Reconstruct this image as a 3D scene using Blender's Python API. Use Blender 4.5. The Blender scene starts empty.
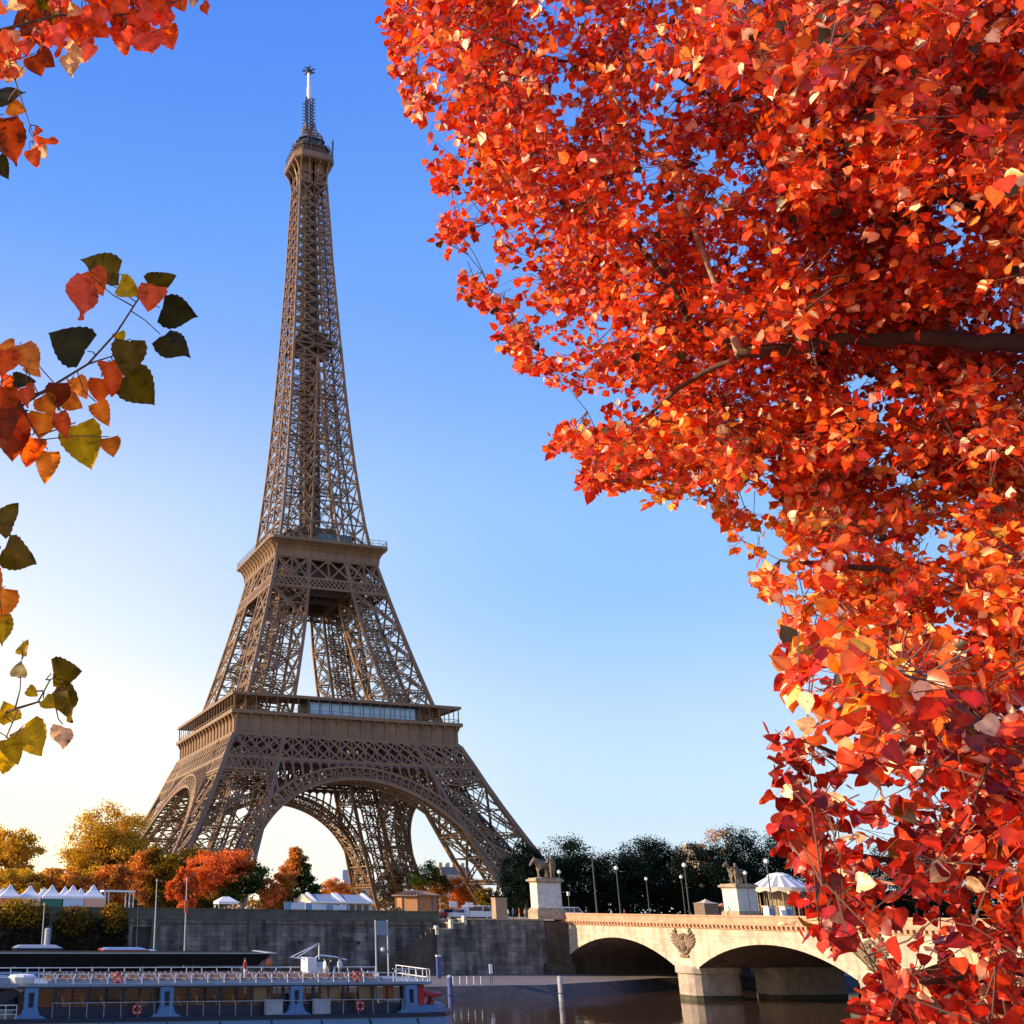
import bpy, bmesh, math, random
import numpy as np
from mathutils import Vector, Matrix

random.seed(7)
RNG = np.random.default_rng(11)
SC = bpy.context.scene
COL = SC.collection
R = math.radians

# ------------------------------------------------------------------ camera
CAM = np.array([-113.24, -321.22, 6.03])
YAW, PITCH, ROLL = 0.29635, 0.35588, 0.01292
FPX, CX, CY = 1065.6, 267.1, 512.0
_f = np.array([math.sin(YAW) * math.cos(PITCH), math.cos(YAW) * math.cos(PITCH), math.sin(PITCH)])
_r = np.array([math.cos(YAW), -math.sin(YAW), 0.0])
_u = np.cross(_r, _f)
AXR = math.cos(ROLL) * _r + math.sin(ROLL) * _u
AXU = -math.sin(ROLL) * _r + math.cos(ROLL) * _u
AXF = _f
cam_data = bpy.data.cameras.new("camera")
cam = bpy.data.objects.new("camera", cam_data)
COL.objects.link(cam)
cam_data.sensor_width = 36.0
cam_data.lens = FPX / 1024 * 36.0
cam_data.shift_x = (512 - CX) / 1024
cam_data.shift_y = (CY - 512) / 1024
cam_data.clip_start = 0.1
cam_data.clip_end = 6000
cam.matrix_world = Matrix(((AXR[0], AXU[0], -AXF[0], CAM[0]),
                           (AXR[1], AXU[1], -AXF[1], CAM[1]),
                           (AXR[2], AXU[2], -AXF[2], CAM[2]),
                           (0, 0, 0, 1)))
SC.camera = cam

# ------------------------------------------------------------------ sky, sun, exposure
SKY_GAIN = 5.2
SUN_AZ, SUN_EL = R(-77), R(19)          # azimuth from +Y towards +X
world = bpy.data.worlds.new("World")
SC.world = world
world.use_nodes = True
wn, wl = world.node_tree.nodes, world.node_tree.links
wn.clear()
out = wn.new('ShaderNodeOutputWorld')
bg = wn.new('ShaderNodeBackground')
sky = wn.new('ShaderNodeTexSky')
sky.sky_type = 'NISHITA'
sky.sun_disc = False
sky.sun_elevation = SUN_EL
sky.sun_rotation = SUN_AZ
sky.altitude = 50
sky.air_density = 1.0
sky.dust_density = 0.6
sky.ozone_density = 2.0
# the clear blue of the day: the physical sky mixed with a gradient over elevation, paler towards the sun
tcw = wn.new('ShaderNodeTexCoord')
sep = wn.new('ShaderNodeSeparateXYZ')
wl.new(tcw.outputs['Generated'], sep.inputs[0])
rampw = wn.new('ShaderNodeValToRGB')
cr = rampw.color_ramp
cr.interpolation = 'EASE'
stops = [(0.0, (.74, .87, 1.0)), (.10, (.60, .80, 1.02)), (.30, (.31, .60, 1.06)), (.52, (.165, .42, 1.06)), (.75, (.085, .28, 1.0)), (1.0, (.05, .19, .8))]
while len(cr.elements) < len(stops):
    cr.elements.new(.5)
for e, (p, c) in zip(cr.elements, stops):
    e.position = p
    e.color = (*[x * SKY_GAIN for x in c], 1)
wl.new(sep.outputs[2], rampw.inputs[0])
dotn = wn.new('ShaderNodeVectorMath'); dotn.operation = 'DOT_PRODUCT'
nrmw = wn.new('ShaderNodeVectorMath'); nrmw.operation = 'NORMALIZE'
wl.new(tcw.outputs['Generated'], nrmw.inputs[0])
wl.new(nrmw.outputs[0], dotn.inputs[0])
dotn.inputs[1].default_value = (math.sin(SUN_AZ), math.cos(SUN_AZ), .12)
mr = wn.new('ShaderNodeMapRange')
mr.inputs['From Min'].default_value = -.38; mr.inputs['From Max'].default_value = .33
mr.interpolation_type = 'SMOOTHSTEP'
wl.new(dotn.outputs['Value'], mr.inputs['Value'])
lowr = wn.new('ShaderNodeMapRange')            # the pale band lies low in the sky
lowr.inputs['From Min'].default_value = .62; lowr.inputs['From Max'].default_value = 0.0
lowr.interpolation_type = 'SMOOTHSTEP'
wl.new(sep.outputs[2], lowr.inputs['Value'])
gm = wn.new('ShaderNodeMath'); gm.operation = 'MULTIPLY'
wl.new(mr.outputs[0], gm.inputs[0]); wl.new(lowr.outputs[0], gm.inputs[1])
glow = wn.new('ShaderNodeMix'); glow.data_type = 'RGBA'
wl.new(gm.outputs[0], glow.inputs[0]); wl.new(rampw.outputs[0], glow.inputs[6])
warm = wn.new('ShaderNodeValToRGB')            # warmer right at the horizon
we = warm.color_ramp.elements
we[0].position = .02; we[0].color = (*[x * SKY_GAIN for x in (2.2, 1.65, .85)], 1)
we[1].position = .22; we[1].color = (*[x * SKY_GAIN for x in (1.45, 1.33, 1.12)], 1)
wl.new(sep.outputs[2], warm.inputs[0]); wl.new(warm.outputs[0], glow.inputs[7])
dimr = wn.new('ShaderNodeMapRange')          # deeper sky opposite the sun
dimr.inputs['From Min'].default_value = -1.0; dimr.inputs['From Max'].default_value = -.5
dimr.inputs['To Min'].default_value = .35; dimr.inputs['To Max'].default_value = 1.0
dimr.interpolation_type = 'SMOOTHSTEP'
wl.new(dotn.outputs['Value'], dimr.inputs['Value'])
dimv = wn.new('ShaderNodeVectorMath'); dimv.operation = 'SCALE'
wl.new(glow.outputs[2], dimv.inputs[0]); wl.new(dimr.outputs[0], dimv.inputs['Scale'])
mixw = wn.new('ShaderNodeMix'); mixw.data_type = 'RGBA'
mixw.inputs[0].default_value = .85
wl.new(sky.outputs[0], mixw.inputs[6]); wl.new(dimv.outputs[0], mixw.inputs[7])
wl.new(mixw.outputs[2], bg.inputs['Color'])
bg.inputs['Strength'].default_value = 0.13
wl.new(bg.outputs[0], out.inputs['Surface'])

sun_d = bpy.data.lights.new("sun", 'SUN')
sun_d.energy = 5.0
sun_d.angle = R(0.5)
sun_d.color = (1.0, 0.76, 0.48)
sun = bpy.data.objects.new("sun", sun_d)
COL.objects.link(sun)
SUN_DIR = Vector((math.sin(SUN_AZ) * math.cos(SUN_EL), math.cos(SUN_AZ) * math.cos(SUN_EL), math.sin(SUN_EL)))
sun.rotation_euler = SUN_DIR.to_track_quat('Z', 'Y').to_euler()
sun.location = (-200, -100, 200)

SC.view_settings.view_transform = 'Standard'
SC.view_settings.look = 'None'
SC.view_settings.exposure = 0.6
SC.view_settings.gamma = 1.0
SC.cycles.max_bounces = 6
SC.cycles.transparent_max_bounces = 16
SC.cycles.use_denoising = True


# ------------------------------------------------------------------ helpers
def ray(u, v):
    return (u - CX) / FPX * AXR - (v - CY) / FPX * AXU + AXF


def at(u, v, axis, val):
    """point of the plane  axis = val  seen at pixel u, v"""
    d = ray(u, v)
    return CAM + d * (val - CAM[axis]) / d[axis]


def atd(u, v, dist):
    """point seen at pixel u, v at a distance along the view axis"""
    return CAM + ray(u, v) * dist


class MB:
    def __init__(s):
        s.v, s.f, s.m, s.c = [], [], [], []

    def face(s, idx, m=0):
        s.f.append(tuple(idx)); s.m.append(m)

    def poly(s, pts, m=0):
        n = len(s.v)
        s.v.extend([tuple(map(float, p)) for p in pts])
        s.face(range(n, n + len(pts)), m)

    def hexa(s, p, m=0):
        """8 points: bottom ring 0-3, top ring 4-7"""
        n = len(s.v)
        s.v.extend([tuple(map(float, q)) for q in p])
        for q in ((3, 2, 1, 0), (4, 5, 6, 7), (0, 1, 5, 4), (1, 2, 6, 5), (2, 3, 7, 6), (3, 0, 4, 7)):
            s.face([n + k for k in q], m)

    def box(s, c, d, m=0, rz=0.0):
        x, y, z = c
        a, b, h = d[0] / 2, d[1] / 2, d[2] / 2
        ca, sa = math.cos(rz), math.sin(rz)
        P = []
        for zz in (-h, h):
            for px, py in ((-a, -b), (a, -b), (a, b), (-a, b)):
                P.append((x + px * ca - py * sa, y + px * sa + py * ca, z + zz))
        s.hexa(P, m)

    def box2(s, lo, hi, m=0):
        s.box([(lo[i] + hi[i]) / 2 for i in range(3)], [abs(hi[i] - lo[i]) for i in range(3)], m)

    def beam(s, p, q, w, h=None, m=0, up=(0, 0, 1)):
        h = w if h is None else h
        p, q = np.asarray(p, float), np.asarray(q, float)
        d = q - p
        L = math.sqrt(d @ d)
        if L < 1e-6:
            return
        d /= L
        u = np.asarray(up, float)
        a = np.cross(d, u)
        la = math.sqrt(a @ a)
        if la < 1e-3:
            a = np.cross(d, (1.0, 0.0, 0.0)); la = math.sqrt(a @ a)
        a /= la
        b = np.cross(a, d)
        a *= w / 2; b *= h / 2
        s.hexa([p - a - b, p + a - b, p + a + b, p - a + b, q - a - b, q + a - b, q + a + b, q - a + b], m)

    def tube(s, pts, rad, n=6, m=0, cap=True):
        pts = [np.asarray(p, float) for p in pts]
        k = len(pts)
        if not hasattr(rad, '__len__'):
            rad = [rad] * k
        base = len(s.v)
        ref = np.array([0.31, 0.17, 0.93])
        for i, p in enumerate(pts):
            d = pts[min(i + 1, k - 1)] - pts[max(i - 1, 0)]
            d = d / (np.linalg.norm(d) + 1e-9)
            a = np.cross(d, ref); a /= np.linalg.norm(a) + 1e-9
            b = np.cross(d, a)
            for j in range(n):
                t = 2 * math.pi * j / n
                s.v.append(tuple(p + rad[i] * (math.cos(t) * a + math.sin(t) * b)))
        for i in range(k - 1):
            for j in range(n):
                j2 = (j + 1) % n
                s.face((base + i * n + j, base + i * n + j2, base + (i + 1) * n + j2, base + (i + 1) * n + j), m)
        if cap:
            s.face([base + j for j in range(n)][::-1], m)
            s.face([base + (k - 1) * n + j for j in range(n)], m)

    def lathe(s, c, prof, n=16, m=0, sq=1.0):
        """profile of (radius, z) round c"""
        base = len(s.v)
        for r, z in prof:
            for j in range(n):
                t = 2 * math.pi * (j + .5) / n
                s.v.append((c[0] + r * math.cos(t), c[1] + r * sq * math.sin(t), c[2] + z))
        for i in range(len(prof) - 1):
            for j in range(n):
                j2 = (j + 1) % n
                s.face((base + i * n + j, base + i * n + j2, base + (i + 1) * n + j2, base + (i + 1) * n + j), m)
        s.face([base + j for j in range(n)][::-1], m)
        s.face([base + (len(prof) - 1) * n + j for j in range(n)], m)

    def torus(s, c, R0, r0, axis='y', n=14, k=6, m=0):
        base = len(s.v)
        for i in range(n):
            a = 2 * math.pi * i / n
            for j in range(k):
                b = 2 * math.pi * j / k
                rr = R0 + r0 * math.cos(b)
                x, y, z = rr * math.cos(a), r0 * math.sin(b), rr * math.sin(a)
                if axis == 'x':
                    x, y = y, x
                elif axis == 'z':
                    y, z = z, y
                s.v.append((c[0] + x, c[1] + y, c[2] + z))
        for i in range(n):
            for j in range(k):
                i2, j2 = (i + 1) % n, (j + 1) % k
                s.face((base + i * k + j, base + i2 * k + j, base + i2 * k + j2, base + i * k + j2), m)

    def prism(s, poly, axis, lo, hi, m=0):
        """2-D polygon extruded along an axis (0: pts are y,z; 1: x,z; 2: x,y)"""
        n = len(s.v)
        k = len(poly)
        for t in (lo, hi):
            for a, b in poly:
                s.v.append({0: (t, a, b), 1: (a, t, b), 2: (a, b, t)}[axis])
        s.face([n + i for i in range(k)][::-1], m)
        s.face([n + k + i for i in range(k)], m)
        for i in range(k):
            j = (i + 1) % k
            s.face((n + i, n + j, n + k + j, n + k + i), m)

    def build(s, name, mats, parent=None, smooth=False, recalc=True):
        me = bpy.data.meshes.new(name)
        off = np.zeros(3)
        if parent is not None:
            p = parent
            while p is not None:
                off += np.array(p.location); p = p.parent
        V = np.asarray(s.v, float).reshape(-1, 3) - off
        me.from_pydata([tuple(v) for v in V], [], s.f)
        if not isinstance(mats, (list, tuple)):
            mats = [mats]
        for m in mats:
            me.materials.append(m)
        if len(mats) > 1:
            me.polygons.foreach_set('material_index', s.m)
        if smooth:
            me.polygons.foreach_set('use_smooth', [True] * len(me.polygons))
        if recalc:
            bm = bmesh.new(); bm.from_mesh(me)
            bmesh.ops.recalc_face_normals(bm, faces=bm.faces)
            bm.to_mesh(me); bm.free()
        me.update()
        o = bpy.data.objects.new(name, me)
        COL.objects.link(o)
        if parent is not None:
            o.parent = parent
        return o


def tag(o, label=None, cat=None, group=None, kind=None):
    if label: o['label'] = label
    if cat: o['category'] = cat
    if group: o['group'] = group
    if kind: o['kind'] = kind
    return o


def thing(name, label, cat, loc=(0, 0, 0), group=None, rz=0.0):
    o = bpy.data.objects.new(name, None)
    COL.objects.link(o)
    o.location = tuple(map(float, loc)); o.rotation_euler = (0, 0, rz)
    o.empty_display_size = 0.5
    return tag(o, label, cat, group)


def dup(root, loc, label=None, rz=0.0, scale=None):
    def cp(o, par):
        c = o.copy(); COL.objects.link(c)
        if par is not None: c.parent = par
        for ch in [x for x in o.children]:
            cp(ch, c)
        return c
    r = cp(root, None)
    r.location = tuple(map(float, loc)); r.rotation_euler = (0, 0, rz)
    if scale: r.scale = (scale,) * 3
    if label: r['label'] = label
    return r


# ------------------------------------------------------------------ materials
def mat(name, color, rough=0.7, metal=0.0, noise=0.0, nscale=1.0, bump=0.0, col2=None, spec=0.5, stretch=None, detail=6):
    m = bpy.data.materials.new(name)
    m.use_nodes = True
    nt = m.node_tree; N, L = nt.nodes, nt.links
    b = N['Principled BSDF']
    b.inputs['Base Color'].default_value = (*color, 1)
    b.inputs['Roughness'].default_value = rough
    b.inputs['Metallic'].default_value = metal
    b.inputs['Specular IOR Level'].default_value = spec
    if noise or bump or col2:
        tc = N.new('ShaderNodeTexCoord'); mp = N.new('ShaderNodeMapping')
        L.new(tc.outputs['Object'], mp.inputs['Vector'])
        if stretch: mp.inputs['Scale'].default_value = stretch
        nz = N.new('ShaderNodeTexNoise'); nz.inputs['Scale'].default_value = nscale
        nz.inputs['Detail'].default_value = detail; nz.inputs['Roughness'].default_value = .65
        L.new(mp.outputs[0], nz.inputs['Vector'])
        cr = N.new('ShaderNodeValToRGB')
        c2 = col2 or tuple(max(0, c * (1 - noise)) for c in color)
        c1 = color if col2 else tuple(min(1, c * (1 + noise)) for c in color)
        cr.color_ramp.elements[0].position = .35; cr.color_ramp.elements[1].position = .65
        cr.color_ramp.elements[0].color = (*c2, 1); cr.color_ramp.elements[1].color = (*c1, 1)
        L.new(nz.outputs['Fac'], cr.inputs[0]); L.new(cr.outputs[0], b.inputs['Base Color'])
        if bump:
            bp = N.new('ShaderNodeBump'); bp.inputs['Strength'].default_value = bump
            bp.inputs['Distance'].default_value = .05
            L.new(nz.outputs['Fac'], bp.inputs['Height']); L.new(bp.outputs[0], b.inputs['Normal'])
    return m


def mat_masonry(name, c1, c2, mortar, bw, bh, plane='xz', stain=0.5, rough=.85):
    """ashlar courses with run-down stains; plane tells which world axes run along the wall"""
    m = bpy.data.materials.new(name); m.use_nodes = True
    nt = m.node_tree; N, L = nt.nodes, nt.links
    b = N['Principled BSDF']; b.inputs['Roughness'].default_value = rough
    tc = N.new('ShaderNodeTexCoord'); sp = N.new('ShaderNodeSeparateXYZ'); cb = N.new('ShaderNodeCombineXYZ')
    L.new(tc.outputs['Object'], sp.inputs[0])
    L.new(sp.outputs[0 if plane == 'xz' else 1], cb.inputs[0]); L.new(sp.outputs[2], cb.inputs[1])
    br = N.new('ShaderNodeTexBrick')
    br.inputs['Scale'].default_value = 1.0
    br.inputs['Brick Width'].default_value = bw; br.inputs['Row Height'].default_value = bh
    br.inputs['Mortar Size'].default_value = .018; br.inputs['Mortar Smooth'].default_value = .3
    br.inputs['Color1'].default_value = (*c1, 1); br.inputs['Color2'].default_value = (*c2, 1)
    br.inputs['Mortar'].default_value = (*mortar, 1)
    L.new(cb.outputs[0], br.inputs['Vector'])
    mp = N.new('ShaderNodeMapping'); mp.inputs['Scale'].default_value = (.9, .9, .12)
    L.new(tc.outputs['Object'], mp.inputs[0])
    nz = N.new('ShaderNodeTexNoise'); nz.inputs['Scale'].default_value = 1.0; nz.inputs['Detail'].default_value = 7
    L.new(mp.outputs[0], nz.inputs['Vector'])
    nz2 = N.new('ShaderNodeTexNoise'); nz2.inputs['Scale'].default_value = .35; nz2.inputs['Detail'].default_value = 9
    nz2.inputs['Roughness'].default_value = .7
    L.new(tc.outputs['Object'], nz2.inputs['Vector'])
    mx = N.new('ShaderNodeMath'); mx.operation = 'MULTIPLY'
    L.new(nz.outputs[0], mx.inputs[0]); L.new(nz2.outputs[0], mx.inputs[1])
    cr = N.new('ShaderNodeValToRGB')
    cr.color_ramp.elements[0].position = .15; cr.color_ramp.elements[1].position = .36
    d = 1 - stain
    cr.color_ramp.elements[0].color = (d, d * .97, d * .9, 1); cr.color_ramp.elements[1].color = (1, 1, 1, 1)
    L.new(mx.outputs[0], cr.inputs[0])
    mm = N.new('ShaderNodeMix'); mm.data_type = 'RGBA'; mm.blend_type = 'MULTIPLY'; mm.inputs[0].default_value = 1
    L.new(br.outputs['Color'], mm.inputs[6]); L.new(cr.outputs[0], mm.inputs[7])
    L.new(mm.outputs[2], b.inputs['Base Color'])
    bp = N.new('ShaderNodeBump'); bp.inputs['Strength'].default_value = .5; bp.inputs['Distance'].default_value = .03
    L.new(br.outputs['Fac'], bp.inputs['Height']); bp.invert = True
    L.new(bp.outputs[0], b.inputs['Normal'])
    return m


def mat_foliage(name, transl=.3, rough=.55, spec=.3, spots=0):
    m = bpy.data.materials.new(name); m.use_nodes = True
    nt = m.node_tree; N, L = nt.nodes, nt.links
    b = N['Principled BSDF']; o = N['Material Output']
    at_ = N.new('ShaderNodeAttribute'); at_.attribute_name = 'tint'
    b.inputs['Roughness'].default_value = rough; b.inputs['Specular IOR Level'].default_value = spec
    if spots:
        tc = N.new('ShaderNodeTexCoord'); nz = N.new('ShaderNodeTexNoise'); nz.inputs['Scale'].default_value = spots
        nz.inputs['Detail'].default_value = 4; nz.inputs['Roughness'].default_value = .7
        L.new(tc.outputs['Object'], nz.inputs['Vector'])
        cr = N.new('ShaderNodeValToRGB'); e = cr.color_ramp.elements
        e[0].position = .3; e[0].color = (.42, .34, .3, 1); e[1].position = .68; e[1].color = (1.25, 1.25, 1.2, 1)
        k = e.new(.42); k.color = (.92, .9, .9, 1)
        L.new(nz.outputs[0], cr.inputs[0])
        mm = N.new('ShaderNodeMix'); mm.data_type = 'RGBA'; mm.blend_type = 'MULTIPLY'; mm.inputs[0].default_value = 1
        L.new(at_.outputs['Color'], mm.inputs[6]); L.new(cr.outputs[0], mm.inputs[7])
        src = mm.outputs[2]
    else:
        src = at_.outputs['Color']
    L.new(src, b.inputs['Base Color'])
    tr = N.new('ShaderNodeBsdfTranslucent')
    hv = N.new('ShaderNodeHueSaturation'); hv.inputs['Saturation'].default_value = 1.1; hv.inputs['Value'].default_value = 1.35
    L.new(src, hv.inputs['Color']); L.new(hv.outputs[0], tr.inputs['Color'])
    mx = N.new('ShaderNodeMixShader'); mx.inputs[0].default_value = transl
    L.new(b.outputs[0], mx.inputs[1]); L.new(tr.outputs[0], mx.inputs[2]); L.new(mx.outputs[0], o.inputs['Surface'])
    return m


def mat_glass(name, tint=(.5, .6, .65), clear=.6, refl=.9):
    m = bpy.data.materials.new(name); m.use_nodes = True
    nt = m.node_tree; N, L = nt.nodes, nt.links
    o = N['Material Output']; N.remove(N['Principled BSDF'])
    t = N.new('ShaderNodeBsdfTransparent'); t.inputs[0].default_value = (*[c * clear for c in tint], 1)
    g = N.new('ShaderNodeBsdfGlossy'); g.inputs['Roughness'].default_value = .03; g.inputs[0].default_value = (refl, refl, refl, 1)
    fr = N.new('ShaderNodeFresnel'); fr.inputs[0].default_value = 1.75
    mx = N.new('ShaderNodeMixShader')
    L.new(fr.outputs[0], mx.inputs[0]); L.new(t.outputs[0], mx.inputs[1]); L.new(g.outputs[0], mx.inputs[2])
    L.new(mx.outputs[0], o.inputs['Surface'])
    return m


M = {}
M['iron'] = mat('tower_iron', (.2, .115, .058), .45, noise=.18, nscale=.15)
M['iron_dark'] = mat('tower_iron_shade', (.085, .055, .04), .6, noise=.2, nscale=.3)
M['pavilion'] = mat('pavilion_steel', (.06, .05, .045), .4)
M['pavilion_glass'] = mat('pavilion_glass', (.36, .62, 1.0), .12, spec=.8)  # strong blue base colour stands in for reflected sky
M['blue_tarp'] = mat('blue_panel', (.02, .16, .3), .5)
M['antenna'] = mat('antenna_white', (.75, .76, .78), .4)
M['antenna_dark'] = mat('antenna_dark', (.05, .05, .08), .5)
M['bridge'] = mat_masonry('bridge_stone', (.72, .6, .48), (.62, .5, .4), (.46, .36, .28), 1.6, .7, 'yz', .42)
M['voussoir'] = mat('arch_stone', (.58, .46, .35), .8, noise=.2, nscale=1.5, bump=.15)
M['tide'] = mat('tide_stain', (.07, .065, .04), .7, noise=.4, nscale=1.5)
M['bridge_top'] = mat('bridge_parapet_stone', (.5, .28, .18), .8, noise=.22, nscale=.8, bump=.2)
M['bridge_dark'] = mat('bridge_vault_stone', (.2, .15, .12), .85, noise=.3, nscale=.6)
M['pier'] = mat('pier_stone', (.42, .34, .28), .8, noise=.25, nscale=.9, bump=.3)
M['emblem'] = mat('carved_stone', (.2, .14, .1), .85, noise=.35, nscale=3)
M['wall'] = mat_masonry('quay_stone', (.30, .28, .25), (.15, .145, .135), (.05, .048, .045), 1.7, .62, 'xz', .8)
M['wall_dark'] = mat_masonry('old_quay_stone', (.12, .09, .07), (.085, .07, .055), (.04, .035, .03), 1.3, .5, 'xz', .6)
M['coping'] = mat('coping_stone', (.085, .085, .065), .85, noise=.35, nscale=.5, bump=.3)
M['paving'] = mat('quay_paving', (.17, .15, .145), .85, noise=.2, nscale=.7, bump=.15)  # tone lowered to stand in for the quay wall's shadow
M['embank'] = mat('dark_embankment', (.06, .055, .055), .8, noise=.35, nscale=.8, bump=.3)  # slope darkened like the paving, wall shade kept in the colour
M['gravel'] = mat('quay_ground', (.3, .26, .21), .95, noise=.3, nscale=.4, bump=.2)
M['pedestal'] = mat('pedestal_stone', (.6, .57, .52), .75, noise=.15, nscale=1.2, bump=.1)
M['pedestal_old'] = mat('pedestal_cap_stone', (.36, .28, .19), .8, noise=.35, nscale=1.5, bump=.2)
M['statue'] = mat('weathered_statue_stone', (.17, .13, .09), .8, noise=.4, nscale=1.8, bump=.2)
M['wood'] = mat('kiosk_wood', (.36, .16, .06), .6, noise=.25, nscale=2, stretch=(4, 4, .4))
M['tile'] = mat('kiosk_roof', (.17, .11, .08), .7, noise=.3, nscale=3)
M['post'] = mat('lamp_metal', (.07, .075, .07), .45, metal=.3)
M['globe'] = mat('lamp_glass', (.75, .76, .74), .25)
M['white'] = mat('white_canvas', (.78, .78, .8), .7)
M['white_paint'] = mat('white_paint', (.74, .75, .78), .35)
M['canvas_orange'] = mat('orange_canvas', (.62, .2, .08), .75)
M['canvas_peach'] = mat('peach_canvas', (.72, .4, .27), .75)
M['canvas_green'] = mat('green_canvas', (.03, .16, .1), .75)
M['canvas_blue'] = mat('pale_blue_canvas', (.5, .6, .75), .75)
M['glass_roof'] = mat('glazed_roof', (.3, .4, .55), .2)
M['boat_blue'] = mat('boat_blue', (.09, .21, .42), .35, noise=.12, nscale=.6)
M['boat_light'] = mat('boat_light_blue', (.13, .27, .46), .35, noise=.1, nscale=.5)
M['boat_navy'] = mat('boat_navy', (.012, .02, .05), .35)
M['boat_deck'] = mat('boat_deck', (.22, .27, .36), .55, noise=.1, nscale=2)
M['boat_bench'] = mat('bench_slats', (.085, .05, .055), .6, noise=.2, nscale=3)
M['boat_red'] = mat('boat_red', (.5, .03, .02), .5)
M['rail'] = mat('white_rail', (.72, .73, .76), .35)
M['rail_grey'] = mat('grey_rail', (.34, .36, .42), .4)
M['boat_glass'] = mat_glass('boat_window', (.95, .9, .84), .97)
M['boat_warm_tone'] = mat('saloon_reflection_tone', (.6, .2, .07), .5, noise=.4, nscale=1.2, stretch=(.6, 1, 5))  # warm streaks painted to stand in for reflections in the saloon windows
M['boat_pale'] = mat('saloon_panel', (.4, .34, .26), .6, noise=.2, nscale=1)
M['seat'] = mat('pale_seat', (.7, .6, .52), .5)
M['red_ring'] = mat('lifebuoy_red', (.65, .05, .03), .5)
M['dark'] = mat('dark_hull', (.018, .016, .018), .5)
M['roof_dark'] = mat('dark_canopy', (.012, .009, .01), .95, spec=.15)
M['mooring'] = mat('mooring_steel', (.35, .37, .42), .45, noise=.2, nscale=2)
M['mooring_blue'] = mat('mooring_blue', (.06, .09, .27), .45)
M['brown_box'] = mat('brown_render', (.33, .24, .15), .8, noise=.1, nscale=1)
M['zinc'] = mat('zinc_roof', (.2, .24, .3), .5)
M['slate'] = mat('slate_roof', (.17, .15, .13), .7, noise=.2, nscale=.5)
M['facade'] = mat('pale_facade', (.52, .44, .35), .8, noise=.1, nscale=.3)
M['window_dark'] = mat('window_dark', (.05, .055, .065), .2)
M['bark'] = mat('tree_bark', (.085, .045, .03), .9, noise=.35, nscale=6, bump=.6, stretch=(1, 1, .3))
M['bark_sunlit'] = mat('sunlit_branch_bark', (.42, .28, .2), .75, noise=.4, nscale=12, bump=.6, stretch=(1, 1, .35))  # paler copy of the bark, sunlight on one branch put into its colour
M['twig'] = mat('twig_bark', (.11, .05, .032), .75)
M['foliage'] = mat_foliage('foliage', .5, .7, .08)
M['leaf_thin'] = mat_foliage('backlit_poplar_leaf', .6, .4, .25, 38)
M['leaf'] = mat_foliage('poplar_leaf', .25, .34, .45, 30)
M['red_paint'] = mat('red_paint', (.5, .06, .03), .5)
M['tyre'] = mat('rubber', (.02, .02, .02), .8)
M['car_glass'] = mat('car_glass', (.03, .04, .05), .1)
M['skin'] = mat('skin', (.5, .3, .2), .6)
for nm, c in (('white', (.7, .7, .72)), ('blue', (.06, .1, .3)), ('red', (.5, .05, .04)), ('black', (.02, .02, .025)), ('beige', (.45, .36, .26)), ('grey', (.2, .21, .23))):
    M['cloth_' + nm] = mat('cloth_' + nm, c, .85)


def water_material():
    m = bpy.data.materials.new('river_water'); m.use_nodes = True
    nt = m.node_tree; N, L = nt.nodes, nt.links
    b = N['Principled BSDF']
    b.inputs['Base Color'].default_value = (.06, .034, .02, 1); b.inputs['Roughness'].default_value = .05  # brown base includes the warm reflection of tree and bridge
    b.inputs['IOR'].default_value = 1.33
    tc = N.new('ShaderNodeTexCoord'); mp = N.new('ShaderNodeMapping'); mp.inputs['Scale'].default_value = (1, 1, 1)
    L.new(tc.outputs['Object'], mp.inputs[0])
    n1 = N.new('ShaderNodeTexNoise'); n1.inputs['Scale'].default_value = .55; n1.inputs['Detail'].default_value = 5
    n2 = N.new('ShaderNodeTexNoise'); n2.inputs['Scale'].default_value = .09; n2.inputs['Detail'].default_value = 3
    L.new(mp.outputs[0], n1.inputs['Vector']); L.new(mp.outputs[0], n2.inputs['Vector'])
    ad = N.new('ShaderNodeMath'); ad.operation = 'ADD'
    L.new(n1.outputs[0], ad.inputs[0]); L.new(n2.outputs[0], ad.inputs[1])
    bp = N.new('ShaderNodeBump'); bp.inputs['Strength'].default_value = .28; bp.inputs['Distance'].default_value = .1
    L.new(ad.outputs[0], bp.inputs['Height']); L.new(bp.outputs[0], b.inputs['Normal'])
    return m


M['water'] = water_material()

# ------------------------------------------------------------------ setting: ground, water, quays
GZ = 4.75          # upper quay level on the far bank
LQ = -2.75         # lower quay level
WZ = -4.2          # water level
BK = -165.0        # face of the far quay wall

b = MB()
b.prism([(-3000, BK + .4), (3000, BK + .4), (3000, 5200), (-3000, 5200)], 2, GZ - .6, GZ)
tag(b.build('ground', M['gravel']), kind='structure')
b = MB(); b.poly([(-3000, -900, WZ), (3000, -900, WZ), (3000, BK + 3, WZ), (-3000, BK + 3, WZ)])
tag(b.build('water', M['water']), kind='structure')
b = MB()
edge = [(-400, -190), (-52, -190.5), (-35, -189.5), (-22, -184), (-9, -177.5), (20, -175), (400, -175)]
low = edge + [(400, BK + .35), (-400, BK + .35)]
foot = [(-400, -193.6), (-52, -194.1), (-35, -193.2), (-22, -187.4), (-9, -180.2), (20, -177.5), (400, -177.5)]
k = len(edge)
b.poly([(x, y, LQ) for x, y in low])
tag(b.build('lower_quay', M['paving']), kind='structure')
b = MB()
for i in range(k - 1):
    b.poly([(*edge[i], LQ), (*edge[i + 1], LQ), (*foot[i + 1], WZ - 1), (*foot[i], WZ - 1)])
tag(b.build('quay_embankment', M['embank']), kind='structure')
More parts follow.
